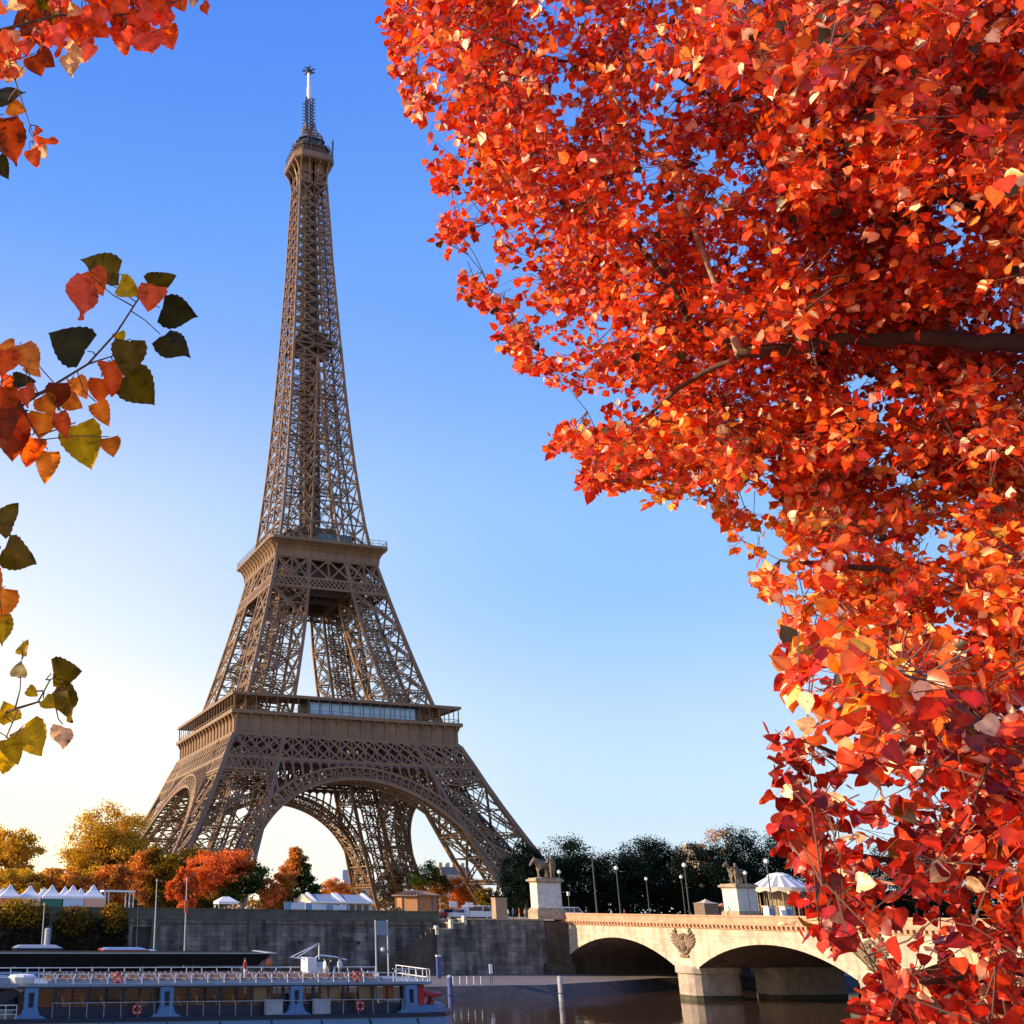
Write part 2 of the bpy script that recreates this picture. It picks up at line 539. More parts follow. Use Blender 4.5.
b = MB()
b.prism([(-900, -900), (900, -900), (900, -312.6), (-900, -312.6)], 2, WZ - 2, 4.35)
tag(b.build('near_bank', M['gravel']), kind='structure')

# far quay wall: long retaining wall with a coping and a parapet
q = thing('quay_wall', 'long grey stone retaining wall with dark coping behind the boats', 'wall', (-60, BK, LQ))
b = MB()
X0, X1 = -420.0, -19.2
DX0, DX1 = -84.15, -81.6          # doorway opening
b.box2((X0, BK, LQ), (DX0, BK + 1.2, 4.4)); b.box2((DX1, BK, LQ), (X1, BK + 1.2, 4.4))
b.box2((DX0, BK, 3.35), (DX1, BK + 1.2, 4.4))
b.build('wall_face', M['wall'], q)
b = MB()
b.box2((X0, BK - .16, 4.4), (-37.6, BK + 1.0, 4.78)); b.box2((X0, BK - .02, 4.78), (-37.6, BK + .55, 5.72)); b.box2((X0, BK - .12, 5.72), (-37.6, BK + .65, 5.9))
b.build('parapet', M['coping'], q)
b = MB()
for x in (-85.2, -81.05, -67.0):
    b.box2((x - .5, BK - .3, LQ), (x + .5, BK, 4.4))
b.build('pilaster', M['coping'], q)
b = MB()
b.box2((X0, BK - .07, 3.75), (-37.6, BK - .003, 3.95)); b.box2((X0, BK - .1, LQ), (DX0 - .1, BK - .003, LQ + .7)); b.box2((DX1 + .1, BK - .1, LQ), (-49.6, BK - .003, LQ + .7))
b.build('string_course', M['wall_dark'], q)
for xr in (-76, -72, -62, -57, -52.5):
    b = MB(); b.torus((xr, BK - .1, -.6), .2, .04, 'y', 12, 5); b.build('mooring_ring', M['post'], q)
for xr in (-69.6, -54.4):
    b = MB()
    for sx in (-.25, .25): b.beam((xr + sx, BK - .14, LQ), (xr + sx, BK - .14, 4.6), .07)
    for i in range(20): b.beam((xr - .25, BK - .14, LQ + .3 + i * .35), (xr + .25, BK - .14, LQ + .3 + i * .35), .045)
    b.build('ladder', M['post'], q)
for xr in (-78.6, -65, -59.8, -50.8):
    b = MB(); b.box2((xr - .35, BK - .03, 1.2), (xr + .35, BK - .002, 1.7)); b.build('drain_opening', M['dark'], q)
b = MB(); b.box2((DX0, BK + .7, LQ), (DX1, BK + .8, 3.35)); b.build('door', M['dark'], q)

# stair block in front of the wall
s = thing('quay_stairs', 'stone stair flight climbing the grey quay wall beside the bridge', 'stairs', (-44, BK - 2, LQ))
b = MB()
n = 16
for i in range(n):
    xa = -49.5 + i * .62
    b.box2((xa, BK - 2.4, LQ), (xa + .62, BK - .01, LQ + (i + 1) * .35))
b.build('steps', M['wall'], s)
b = MB()
sw = [(-50, LQ), (-39.6, LQ), (-39.6, 3.5)]
for i in range(13):
    xx = -39.6 - i * .8; zz = 3.5 - i * .46
    sw += [(xx - .8 if i < 12 else -50, zz), (xx - .8 if i < 12 else -50, max(LQ + .3, zz - .46))]
b.prism(sw, 1, BK - 2.75, BK - 2.42)
b.build('string_wall', M['wall_dark'], s)
bw = thing('bridge_abutment_wall', 'stepped stone abutment wall between the stairs and the bridge', 'wall', (-29, BK - 3, LQ))
b = MB()
b.box2((-39.55, BK - 3.0, LQ), (-37.2, BK - .02, 3.35)); b.box2((-37.2, BK - 3.0, LQ), (-35.0, BK - .02, 4.2))
b.box2((-35.0, BK - 3.0, LQ), (-21.6, BK - .02, 4.75))
b.build('wall_face', M['wall'], bw)
b = MB()
for xa, xb, z in ((-39.7, -37.2, 3.35), (-37.3, -35, 4.2), (-35.1, -21.7, 4.75)):
    b.box2((xa, BK - 3.15, z), (xb, BK - .02, z + .22))
b.build('coping', M['pedestal_old'], bw)
b = MB()
for xa, z in ((-39.75, 3.57), (-37.35, 4.42), (-35.15, 4.97)):
    b.box2((xa, BK - 3.1, z - .9), (xa + .45, BK - 2.4, z + .35))
b.build('end_block', M['pedestal'], bw)

# ------------------------------------------------------------------ stone bridge
SPAN, PW = 25.4, 4.8
YA = -167.3
XF = 17.5
ZS, ZC = -0.35, 2.72          # springing and crown of the arches
PT, PC = 5.9, 4.55            # parapet top, cornice bottom
br = thing('stone_bridge', 'pale stone arch bridge with carved emblems crossing the river', 'bridge', (0, -240, WZ))
arch_ranges = [(YA - i * (SPAN + PW), YA - i * (SPAN + PW) - SPAN) for i in range(5)]


def arch_curve(y0, y1, n=28):
    a = (y0 - y1) / 2; h = ZC - ZS
    Rr = (a * a + h * h) / (2 * h); cz = ZC - Rr; cy = (y0 + y1) / 2
    th = math.asin(a / Rr)
    return [(cy + Rr * math.sin(th - 2 * th * i / n), cz + Rr * math.cos(th - 2 * th * i / n)) for i in range(n + 1)]


va = MB()
YE = arch_ranges[-1][1] - 2.5
for sx in (-1, 1):
    fa = MB()
    x = sx * XF
    top = PC
    prev = YA + 3.5
    for (y0, y1) in arch_ranges:
        c = arch_curve(y0, y1)
        fa.poly([(x, prev, ZS - .25), (x, y0, ZS - .25), (x, y0, ZS), (x, y0, top), (x, prev, top)])
        for i in range(len(c) - 1):
            fa.poly([(x, *c[i]), (x, *c[i + 1]), (x, c[i + 1][0], top), (x, c[i][0], top)])
        # ring of voussoirs, proud of the face
        xo = x + sx * .07
        c = arch_curve(y0, y1, 41)
        for i in range(len(c) - 1):
            def off(p, d, i=i):
                yc = (y0 + y1) / 2; a = (y0 - y1) / 2; h = ZC - ZS; Rr = (a * a + h * h) / (2 * h)
                zc = ZC - Rr; v = np.array([p[0] - yc, p[1] - zc]); v = v / np.linalg.norm(v)
                return (p[0] + v[0] * d, p[1] + v[1] * d)
            p0, p1 = c[i], c[i + 1]; o0, o1 = off(p0, .62), off(p1, .62)
            fa.hexa([(x - sx * .02, *p0), (xo, *p0), (xo, *p1), (x - sx * .02, *p1), (x - sx * .02, *o0), (xo + sx * .02 * (i % 2), *o0), (xo + sx * .02 * (i % 2), *o1), (x - sx * .02, *o1)], i % 2)
        prev = y1
    fa.poly([(x, prev, ZS - .25), (x, YE, ZS - .25), (x, YE, top), (x, prev, top)])
    fa.build('spandrel', [M['bridge'], M['voussoir']], br, recalc=False)
for (y0, y1) in arch_ranges:
    c = arch_curve(y0, y1)
    for xa, xb in ((-XF, -9.8), (-9.8, 9.8), (9.8, XF)):
        for i in range(len(c) - 1):
            va.poly([(xa, *c[i]), (xb, *c[i]), (xb, *c[i + 1]), (xa, *c[i + 1])])
va.box2((-XF + .05, YE, 3.3), (XF - .05, YA + 3, PC))
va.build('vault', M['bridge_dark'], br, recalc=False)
for i in range(4):
    yc = arch_ranges[i][1] - PW / 2
    p = MB(); tide = []
    for xa, xb in ((-18.4, -10.2), (-6.4, 6.4), (10.2, 18.4)):
        h = PW / 2 - .12
        nose = [(xa + h * .9 - h * .9 * math.cos(t), yc - h * math.sin(t)) for t in np.linspace(-math.pi / 2, math.pi / 2, 9)]
        nose2 = [(xb - h * .9 + h * .9 * math.cos(t), yc + h * math.sin(t)) for t in np.linspace(-math.pi / 2, math.pi / 2, 9)]
        pl = nose + nose2
        p.prism(pl, 2, WZ - 2, ZS - .75)
        cx_, cy_ = (xa + xb) / 2, yc
        big = [(cx_ + (a - cx_) * 1.06, cy_ + (bb - cy_) * 1.1) for a, bb in pl]
        p.prism(big, 2, ZS - .75, ZS - .1)
        p.prism(pl, 2, ZS - .1, ZS + .1)
        td_ = [(cx_ + (a - cx_) * 1.012, cy_ + (bb - cy_) * 1.012) for a, bb in pl]
        tide.append(td_)
    pr0 = p.build('pier', M['pier'], br)
    for td_ in tide:
        p = MB(); p.prism(td_, 2, WZ - 1, WZ + .55); p.build('tide_band', M['tide'], pr0)
# abutment at the far bank
p = MB()
p.box2((-XF + .03, YA, WZ - 1), (XF - .03, YA + 3.4, ZS + .4))
p.box2((-21.55, YA - .7, WZ - 1), (-XF + .25, YA + 2.2, PC - .02))
p.box2((-22.1, YA - 1.1, WZ - 1), (-XF + .5, YA + 2.0, -1.2))
p.build('abutment', M['wall_dark'], br)
p = MB(); p.box2((-XF, YE - 4, WZ - 1), (XF, YE, PC)); p.build('abutment', M['wall_dark'], br)
cn = MB()
for sx in (-1, 1):
    x = sx * XF
    a, c_ = sorted((x - sx * .3, x + sx * .55)); cn.box2((a, YE, PC + .22), (c_, YA + 2.4, PC + .42))
    a, c_ = sorted((x - sx * .3, x + sx * .16)); cn.box2((a, YE, PC - .25), (c_, YA + 2.4, PC - .06))
    y = YA + 2.2
    while y > YE:
        a, c_ = sorted((x - sx * .05, x + sx * .5)); cn.box2((a, y - .36, PC - .06), (c_, y, PC + .22))
        y -= .74
cn.build('cornice', M['bridge_top'], br)
pp = MB()
for sx in (-1, 1):
    x = sx * XF
    a, c_ = sorted((x - sx * .35, x + sx * .2)); pp.box2((a, YE, PC + .42), (c_, YA + 2.4, PT - .2))
    a, c_ = sorted((x - sx * .42, x + sx * .3)); pp.box2((a, YE, PT - .2), (c_, YA + 2.4, PT))
pp.build('parapet', M['bridge_top'], br)
dk = MB(); dk.box2((-XF + .4, YE, PC + .03), (XF - .4, YA + 2.3, PC + .3)); dk.build('deck', M['gravel'], br)
# carved eagle and wreath above every pier
for i in range(4):
    yc = arch_ranges[i][1] - PW / 2
    e = MB(); x = -XF - .04
    zc = 2.35
    e.torus((x, yc, zc), 1.12, .24, 'x', 20, 6)
    for t in range(20):
        a = 2 * math.pi * t / 20
        e.box((x - .12, yc + 1.12 * math.cos(a), zc + 1.12 * math.sin(a)), (.3, .4, .2), 0)
    e.lathe((x - .05, yc, zc - 1.05), [(.12, 0), (.42, .35), (.52, .9), (.4, 1.4), (.2, 1.6)], 8)     # body
    e.lathe((x - .15, yc + .12, zc + .5), [(.08, 0), (.2, .18), (.2, .38), (.06, .5)], 8)
    e.beam((x - .25, yc + .2, zc + .78), (x - .3, yc + .5, zc + .7), .12)
    for sg in (-1, 1):
        for kf in range(7):
            a = R(52 - kf * 14)
            r0, r1 = .55, 3.0 - .22 * kf
            e.beam((x - .1, yc + sg * r0 * math.cos(a), zc + .1 + r0 * math.sin(a) * .6), (x - .08, yc + sg * r1 * math.cos(a) * 1.0, zc + .1 + r1 * math.sin(a) * .62), .26, .22)
        e.tube([(x - .08, yc + sg * 1.5, zc + 1.9), (x - .12, yc + sg * 1.3, zc + 1.4)], [.1, .16])
    e.beam((x - .08, yc - .8, zc - 1.45), (x - .08, yc + .8, zc - 1.45), .25, .3)
    e.build('emblem', M['emblem'], br)

# ------------------------------------------------------------------ the tower
WZT = np.array([0, 10, 21, 31, 40.5, 46, 51.5, 57, 63, 70, 80, 88, 98, 110, 118, 127, 145, 158, 178, 190, 212, 229, 247, 262, 276.])
WVT = np.array([60.5, 55, 48.9, 43.7, 39.2, 36.8, 34.2, 31.2, 29.2, 27.2, 24.4, 22.3, 19.75, 16.9, 15.1, 13.85, 12.05, 10.95, 9.6, 8.9, 7.7, 6.75, 6.05, 5.35, 4.9])
LZT = np.array([0, 21, 40, 57, 75, 90, 110, 120, 150, 188.])
LVT = np.array([20.5, 17.5, 15.4, 14.3, 13.6, 12.9, 11.0, 10.1, 9.35, 9.0])


def tw(z): return float(np.interp(z, WZT, WVT))
def tl(z): return float(np.interp(z, LZT, LVT))


tower = thing('iron_tower', 'tall brown wrought iron lattice tower rising beyond the quay', 'tower', (0, 0, GZ))


def corner(z, sx, sy, kind):
    w, l = tw(z), tl(z)
    i = min(w, w - l)
    return np.array({'A': (sx * w, sy * w, z), 'B': (sx * i, sy * w, z), 'C': (sx * w, sy * i, z), 'D': (sx * i, sy * i, z)}[kind])


def lattice(b, p, q, width, nrm, t=.3, pitch=None):
    """two flanges and zigzag lacing in the plane whose normal is nrm"""
    p, q = np.asarray(p, float), np.asarray(q, float)
    d = q - p; L = np.linalg.norm(d); d = d / L
    a = np.cross(d, nrm); a = a / (np.linalg.norm(a) + 1e-9) * width / 2
    b.beam(p + a, q + a, t, t, 0, nrm); b.beam(p - a, q - a, t, t, 0, nrm)
    n = max(2, int(L / (pitch or width * 1.7)))
    for i in range(n):
        u, v = p + d * L * i / n, p + d * L * (i + 1) / n
        s = 1 if i % 2 == 0 else -1
        b.beam(u + s * a, v - s * a, t * .6, t * .6, 0, nrm)


def leg_section(b, sx, sy, levels, cw, bw, inner=True, fine=True):
    for kk in 'ABCD':
        pts = [corner(z, sx, sy, kk) for z in levels]
        w = cw if kk == 'A' else cw * .85
        for i in range(len(pts) - 1):
            zs = np.linspace(levels[i], levels[i + 1], 3)
            for j in range(2):
                b.beam(corner(zs[j], sx, sy, kk), corner(zs[j + 1], sx, sy, kk), w, w, 0, (sx, 0, 0))
    faces = [('A', 'B', (0, sy, 0)), ('A', 'C', (sx, 0, 0)), ('B', 'D', (sx, 0, 0)), ('C', 'D', (0, sy, 0))]
    for i in range(len(levels) - 1):
        z0, z1 = levels[i], levels[i + 1]
        zm = (z0 + z1) / 2
        for a, c, n in faces:
            p00, p01 = corner(z0, sx, sy, a), corner(z0, sx, sy, c)
            p10, p11 = corner(z1, sx, sy, a), corner(z1, sx, sy, c)
            n = np.array(n, float)
            lattice(b, p00, p11, bw, n); lattice(b, p01, p10, bw, n)
            lattice(b, p10, p11, bw * .9, n)
            if fine:
                m0, m1 = corner(zm, sx, sy, a), corner(zm, sx, sy, c)
                b.beam(m0, m1, .32)
                if a == 'A':
                    mid0, mid1 = (p00 + p01) / 2, (p10 + p11) / 2
                    for u, v in ((m0, mid0), (m0, mid1), (m1, mid0), (m1, mid1)):
                        b.beam(u, v, .24)
    if inner:   # lift track and its ties
        c = [(corner(z, sx, sy, 'A') + corner(z, sx, sy, 'D')) / 2 for z in levels]
        for dx, dy in ((1.7, 1.7), (-1.7, 1.7), (1.7, -1.7), (-1.7, -1.7)):
            for i in range(len(c) - 1):
                b.beam(c[i] + (dx, dy, 0), c[i + 1] + (dx, dy, 0), .42)
        for i in range(len(c) - 1):
            for t in np.linspace(0, 1, 5)[:-1]:
                p = c[i] * (1 - t) + c[i + 1] * t
                p2 = c[i] * (.75 - t) + c[i + 1] * (t + .25)
                for (a1, a2), (b1, b2) in (((1.7, 1.7), (-1.7, 1.7)), ((-1.7, 1.7), (-1.7, -1.7)), ((-1.7, -1.7), (1.7, -1.7)), ((1.7, -1.7), (1.7, 1.7))):
                    b.beam(p + (a1, a2, 0), p + (b1, b2, 0), .3)
                    b.beam(p + (a1, a2, 0), p2 + (b1, b2, 0), .2)
            for kk in 'ABCD':
                b.beam(c[i + 1], corner(levels[i + 1], sx, sy, kk), .4)


T1 = [2, 13.5, 26, 40.0, 51]
T2 = [57.6, 68, 78.5, 89, 99.8, 110.3]
for sx in (-1, 1):
    for sy in (-1, 1):
        b = MB(); leg_section(b, sx, sy, T1, 1.25, 1.0); b.build('lower_leg', M['iron'], tower)
        b = MB(); leg_section(b, sx, sy, T2, 1.0, .75); b.build('upper_leg', M['iron'], tower)


def fpt(side, t, z, out=0.0):
    """point of a tower face: t from -1 to 1 across, at height z"""
    w = tw(z)
    u, v = t * w, -(w + out)
    return np.array({0: (u, v, z), 1: (-v, u, z), 2: (-u, -v, z), 3: (v, -u, z)}[side])


def fxy(side, x, z, out=0.0):
    w = tw(z) + out
    return np.array({0: (x, -w, z), 1: (w, x, z), 2: (-x, w, z), 3: (-w, -x, z)}[side])


NRM = [(0, -1, 0), (1, 0, 0), (0, 1, 0), (-1, 0, 0)]
# big decorative arch on every face, with its spandrel arcade
AC, AR0, AR1 = 2.4, 37.4, 40.8
for side in range(4):
    b = MB(); n = NRM[side]
    angs = np.linspace(R(17), R(163), 53)
    def ap(a, r, out):
        z = AC + r * math.sin(a)
        return fxy(side, -r * math.cos(a), z, out)
    for out in (.55, -2.6):
        for i in range(52):
            for r, w in ((AR0, .65), (AR1, .6)):
                b.beam(ap(angs[i], r, out), ap(angs[i + 1], r, out), w, w, 0, n)
            b.beam(ap(angs[i], AR0, out), ap(angs[i], AR1, out), .38)
            if i % 2 == 0:
                b.beam(ap(angs[i], AR0, out), ap(angs[i + 1], AR1, out), .26)
                b.beam(ap(angs[i], AR1, out), ap(angs[i + 1], AR0, out), .26)
            else:
                b.beam(ap(angs[i], (AR0 + AR1) / 2, out), ap(angs[i + 1], (AR0 + AR1) / 2, out), .3)
    for i in range(53):
        b.beam(ap(angs[i], AR0, .55), ap(angs[i], AR0, -2.6), .32)
        b.beam(ap(angs[i], AR1, .55), ap(angs[i], AR1, -2.6), .28)
        if i < 52:
            b.beam(ap(angs[i], AR0, .55), ap(angs[i + 1], AR0, -2.6), .26)
    # inner rib of the arch, carried on struts
    for i in range(52):
        for r, w in ((AR0 - .1, .7), (AR1, .5)):
            b.beam(ap(angs[i], r, -9.0), ap(angs[i + 1], r, -9.0), w, w, 0, n)
        b.beam(ap(angs[i], AR0 - .1, -9.0), ap(angs[i + 1], AR1, -9.0), .3)
        b.beam(ap(angs[i], AR1, -9.0), ap(angs[i + 1], AR0 - .1, -9.0), .3)
        if i % 2 == 0:
            b.beam(ap(angs[i], AR0, -2.6), ap(angs[i], AR0 - .1, -9.0), .4)
            b.beam(ap(angs[i], AR0, -2.6), ap(angs[i + 2], AR0 - .1, -9.0), .28)
            b.beam(ap(angs[i + 2], AR0, -2.6), ap(angs[i], AR0 - .1, -9.0), .28)
    # a thin plate behind the outer rim, as on the real arch
    for i in range(10, 42):
        b.poly([ap(angs[i], AR0 + .2, .3), ap(angs[i + 1], AR0 + .2, .3), ap(angs[i + 1], AR0 + 1.0, .3), ap(angs[i], AR0 + 1.0, .3)])
    b.build('arch', M['iron'], tower, recalc=False)
    # arcade of round-headed openings between the arch and the girder
    b = MB()
    xs = np.arange(-26.6, 26.7, 2.66)
    ztop = 44.5
    for i in range(len(xs) - 1):
        xm = (xs[i] + xs[i + 1]) / 2
        zb0 = AC + math.sqrt(max(AR1 ** 2 - xs[i] ** 2, 0))
        zbm = AC + math.sqrt(max(AR1 ** 2 - xm ** 2, 0))
        b.beam(fxy(side, xs[i], zb0 - .2, .3), fxy(side, xs[i], ztop, .3), .55, .5, 0, n)
        if ztop - zbm > 1.0:
            r = 1.05
            zc = ztop - .55 - r
            pr_ = None
            for a in np.linspace(0, math.pi, 7):
                p = fxy(side, xm + r * math.cos(a), max(zc + r * math.sin(a), zbm - .2), .32)
                tpt = fxy(side, xm + 1.33 * math.cos(a) if abs(math.cos(a)) > .3 else xm + r * math.cos(a), ztop, .32)
                if pr_ is not None:
                    b.poly([pr_[0], p, tpt, pr_[1]])
                pr_ = (p, tpt)
    b.beam(fxy(side, -27.5, ztop, .3), fxy(side, 27.5, ztop, .3), .6, .6, 0, n)
    b.build('arcade', M['iron'], tower, recalc=False)

# girders under the first platform
for side in range(4):
    b = MB(); n = NRM[side]
    z0, z1 = 44.7, 51.2
    for z, w in ((z0, .7), (z1, .7), (41.2, .55)):
        if z < 44:
            for s_ in (-1, 1):
                b.beam(fxy(side, s_ * tw(z), z, .25), fxy(side, s_ * (tw(z) - tl(z)), z, .25), w, w, 0, n)
        else:
            b.beam(fxy(side, -tw(z), z, .25), fxy(side, tw(z), z, .25), w, w, 0, n)
    nc = 20
    for i in range(nc + 1):
        t = -1 + 2 * i / nc
        b.beam(fpt(side, t, z0, .2), fpt(side, t, z1, .2), .42, .42, 0, n)
        for j in (i + 2, i - 2):
            if 0 <= j <= nc:
                b.beam(fpt(side, t, z0, .25), fpt(side, -1 + 2 * j / nc, z1, .25), .48, .4, 0, n)
        for j in (i + 1, i - 1):
            if (i == 0 or i == nc) and 0 <= j <= nc:
                zm = (z0 + z1) / 2
                b.beam(fpt(side, t, zm, .25), fpt(side, -1 + 2 * j / nc, z1, .25), .4)
                b.beam(fpt(side, t, zm, .25), fpt(side, -1 + 2 * j / nc, z0, .25), .4)
    # narrow lattice band across the legs
    for s_ in (-1, 1):
        w, l = tw(43), tl(43)
        m_ = 9
        for i in range(m_ + 1):
            x0 = s_ * (w - l * i / m_)
            for j in (i + 1, i - 1):
                if 0 <= j <= m_:
                    b.beam(fxy(side, x0, 41.2, .2), fxy(side, s_ * (w - l * j / m_), z0, .2), .36, .3, 0, n)
    b.build('lower_girder', M['iron'], tower)
    b = MB()          # inner truss behind the face
    for d in (5.5, 14.5):
        y = tw(48) - d
        for z in (44.8, 51):
            p = {0: ((-y, -y, z), (y, -y, z)), 1: ((y, -y, z), (y, y, z)), 2: ((y, y, z), (-y, y, z)), 3: ((-y, y, z), (-y, -y, z))}[side]
            b.beam(*p, .8)
        for i in range(14):
            t0, t1 = -1 + 2 * i / 14, -1 + 2 * (i + 1) / 14
            def pp_(t, z):
                return {0: (t * y, -y, z), 1: (y, t * y, z), 2: (-t * y, y, z), 3: (-y, -t * y, z)}[side]
            b.beam(pp_(t0, 44.8), pp_(t1, 51), .55); b.beam(pp_(t1, 44.8), pp_(t0, 51), .55); b.beam(pp_(t0, 44.8), pp_(t0, 51), .5)
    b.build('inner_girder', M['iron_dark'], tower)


def ring(b, ho, hi, z0, z1, m=0):
    b.box2((-ho, -ho, z0), (ho, -hi, z1), m); b.box2((-ho, hi, z0), (ho, ho, z1), m)
    b.box2((-ho, -hi, z0), (-hi, hi, z1), m); b.box2((hi, -hi, z0), (ho, hi, z1), m)


# first platform
pl = bpy.data.objects.new('first_platform', bpy.data.meshes.new('first_platform'))
b = MB()
ring(b, 34.0, 13, 51.4, 56.9)
plat = b.build('first_platform', M['iron'], tower)
bpy.data.objects.remove(pl)
b = MB()
ring(b, 35.4, 33, 56.9, 57.9)
ring(b, 34.6, 33.4, 51.1, 51.9)
b.build('ledge', M['iron'], plat)
for side in range(4):
    for i in range(19):
        b = MB()
        x = -33.6 + 67.2 * i / 18
        for (dz0, dz1, o0, o1) in ((51.9, 55.2, .35, .35), (55.2, 56.9, .35, 1.25)):
            p = [np.array({0: (xx, -34.0 - oo, zz), 1: (34.0 + oo, xx, zz), 2: (-xx, 34.0 + oo, zz), 3: (-34.0 - oo, -xx, zz)}[side])
                 for xx, oo, zz in ((x - .35, -.1, dz0), (x + .35, -.1, dz0), (x + .35, o0, dz0), (x - .35, o0, dz0), (x - .35, -.1, dz1), (x + .35, -.1, dz1), (x + .35, o1, dz1), (x - .35, o1, dz1))]
            b.hexa(p)
        b.build('console', M['iron'], plat)
b = MB()
ring(b, 35.0, 24.5, 62.3, 62.7); ring(b, 35.2, 34.6, 62.05, 62.85)
b.build('gallery_roof', M['iron'], plat)
b = MB()
for side in range(4):
    for i in range(23):
        x = -34.4 + 68.8 * i / 22
        p = {0: (x, -34.6), 1: (34.6, x), 2: (-x, 34.6), 3: (-34.6, -x)}[side]
        b.beam((*p, 57.9), (*p, 62.3), .2)
    for z, w in ((58.95, .14), (58.4, .07)):
        p = {0: ((-34.6, -34.7, z), (34.6, -34.7, z)), 1: ((34.7, -34.6, z), (34.7, 34.6, z)), 2: ((-34.6, 34.7, z), (34.6, 34.7, z)), 3: ((-34.7, -34.6, z), (-34.7, 34.6, z))}[side]
        b.beam(*p, w)
b.build('gallery_post', M['iron'], plat)
b = MB()
for side in (0, 1, 2):
    lo, hi = (-12, 23)
    def sq(x0, x1, y0, y1, z0, z1, m):
        c = {0: ((x0, -y1), (x1, -y0)), 1: ((y0, x0), (y1, x1)), 2: ((-x1, y0), (-x0, y1))}[side]
        b.box2((c[0][0], c[0][1], z0), (c[1][0], c[1][1], z1), m)
    sq(lo, hi, 23, 31.5, 57.8, 62.25, 0)
    for i in range(10):
        x0 = lo + 1 + i * (hi - lo - 2) / 10
        sq(x0, x0 + (hi - lo - 2) / 10 - .25, 31.45, 31.62, 58.4, 61.8, 1)
b.build('pavilion', [M['pavilion'], M['pavilion_glass']], plat)
b = MB()
for side in range(4):
    def sq2(x0, x1, y0, y1, z0, z1):
        c = {0: ((x0, -y1), (x1, -y0)), 1: ((y0, x0), (y1, x1)), 2: ((-x1, y0), (-x0, y1)), 3: ((-y1, -x1), (-y0, -x0))}[side]
        b.box2((c[0][0], c[0][1], z0), (c[1][0], c[1][1], z1))
    for x in (-20, -6, 4, 12, 21):
        b = MB(); sq2(x, x + 2.6, 20, 23, 62.7, 63.6 + (x % 3) * .25); b.build('roof_plant', M['pavilion'], plat)

# second platform
b = MB()
ring(b, 17.6, 6.5, 110.2, 114.4)
p2 = b.build('second_platform', M['iron'], tower)
b = MB()
zs = [(110.0, 17.1), (111.0, 17.35), (112.6, 17.7), (113.8, 18.4), (114.8, 19.5), (115.1, 20.0)]
ch = 1.0
for (z0, h0), (z1, h1) in zip(zs[:-1], zs[1:]):
    def octo(h): return [(-h + ch, -h), (h - ch, -h), (h, -h + ch), (h, h - ch), (h - ch, h), (-h + ch, h), (-h, h - ch), (-h, -h + ch)]
    o0, o1 = octo(h0), octo(h1)
    for i in range(8):
        j = (i + 1) % 8
        b.poly([(*o0[i], z0), (*o0[j], z0), (*o1[j], z1), (*o1[i], z1)])
b.prism(octo(20.1), 2, 115.1, 116.05)
b.build('cornice', M['iron'], p2, recalc=False)
b = MB()
for side in range(4):
    for i in range(13):
        x = -17.2 + 34.4 * i / 12
        for (z0, h0), (z1, h1) in zip(zs[:-1], zs[1:]):
            p = [np.array({0: (xx, -hh, zz), 1: (hh, xx, zz), 2: (-xx, hh, zz), 3: (-hh, -xx, zz)}[side])
                 for xx, hh, zz in ((x - .16, h0 - .1, z0), (x + .16, h0 - .1, z0), (x + .16, h0 + .4, z0), (x - .16, h0 + .4, z0),
                                    (x - .16, h1 - .1, z1), (x + .16, h1 - .1, z1), (x + .16, h1 + .32, z1), (x - .16, h1 + .32, z1))]
            b.hexa(p)
    for i in range(17):
        x = -19.4 + 38.8 * i / 16
        p = {0: (x, -19.7), 1: (19.7, x), 2: (-x, 19.7), 3: (-19.7, -x)}[side]
        b.beam((*p, 116), (*p, 117.9), .12)
    for z in (116.9, 117.9):
        p = {0: ((-19.4, -19.7, z), (19.4, -19.7, z)), 1: ((19.7, -19.4, z), (19.7, 19.4, z)), 2: ((-19.4, 19.7, z), (19.4, 19.7, z)), 3: ((-19.7, -19.4, z), (-19.7, 19.4, z))}[side]
        b.beam(*p, .12)
b.build('console', M['iron'], p2)
b = MB()
b.box2((-11, -11, 116), (11, 11, 120.8)); b.box2((-12, -12, 120.8), (12, 12, 121.3)); b.box2((-7, -7, 121.3), (7, 7, 124.6))
for i in range(9):
    b.box2((-10.6 + i * 2.35, -11.08, 117), (-8.6 + i * 2.35, -10.98, 119.9), 1)
b.box2((-1.5, -12.2, 117.6), (9.6, -11.6, 121.0), 2)
b.build('pavilion', [M['iron_dark'], M['pavilion'], M['blue_tarp']], p2)
for side in range(4):
    b = MB(); n = NRM[side]
    za, zb, zc = 99.9, 103.2, 110.1
    for z in (za, zb, zc):
        b.beam(fpt(side, -1, z, .2), fpt(side, 1, z, .2), .6, .6, 0, n)
    ts = [-1, -.72, -.44, -.19, .06 - .06, .19, .44, .72, 1]
    ts = [-1, -.7, -.4, 0, .4, .7, 1]
    for i, t in enumerate(ts):
        b.beam(fpt(side, t, zb, .25), fpt(side, t, zc, .25), .5, .45, 0, n)
        if i < len(ts) - 1:
            b.beam(fpt(side, t, zb, .2), fpt(side, ts[i + 1], zc, .2), .5, .4, 0, n)
            b.beam(fpt(side, t, zc, .2), fpt(side, ts[i + 1], zb, .2), .5, .4, 0, n)
    nc = 26
    for i in range(nc + 1):
        t = -1 + 2 * i / nc
        for j in (i + 2, i - 2):
            if 0 <= j <= nc:
                b.beam(fpt(side, t, za, .2), fpt(side, -1 + 2 * j / nc, zb, .2), .34, .3, 0, n)
    b.build('upper_girder', M['iron'], tower)
b = MB()
ring(b, 17.0, 5.5, 103, 104); ring(b, 12.5, 11.9, 99.5, 110); ring(b, 7.0, 6.6, 98.5, 110)
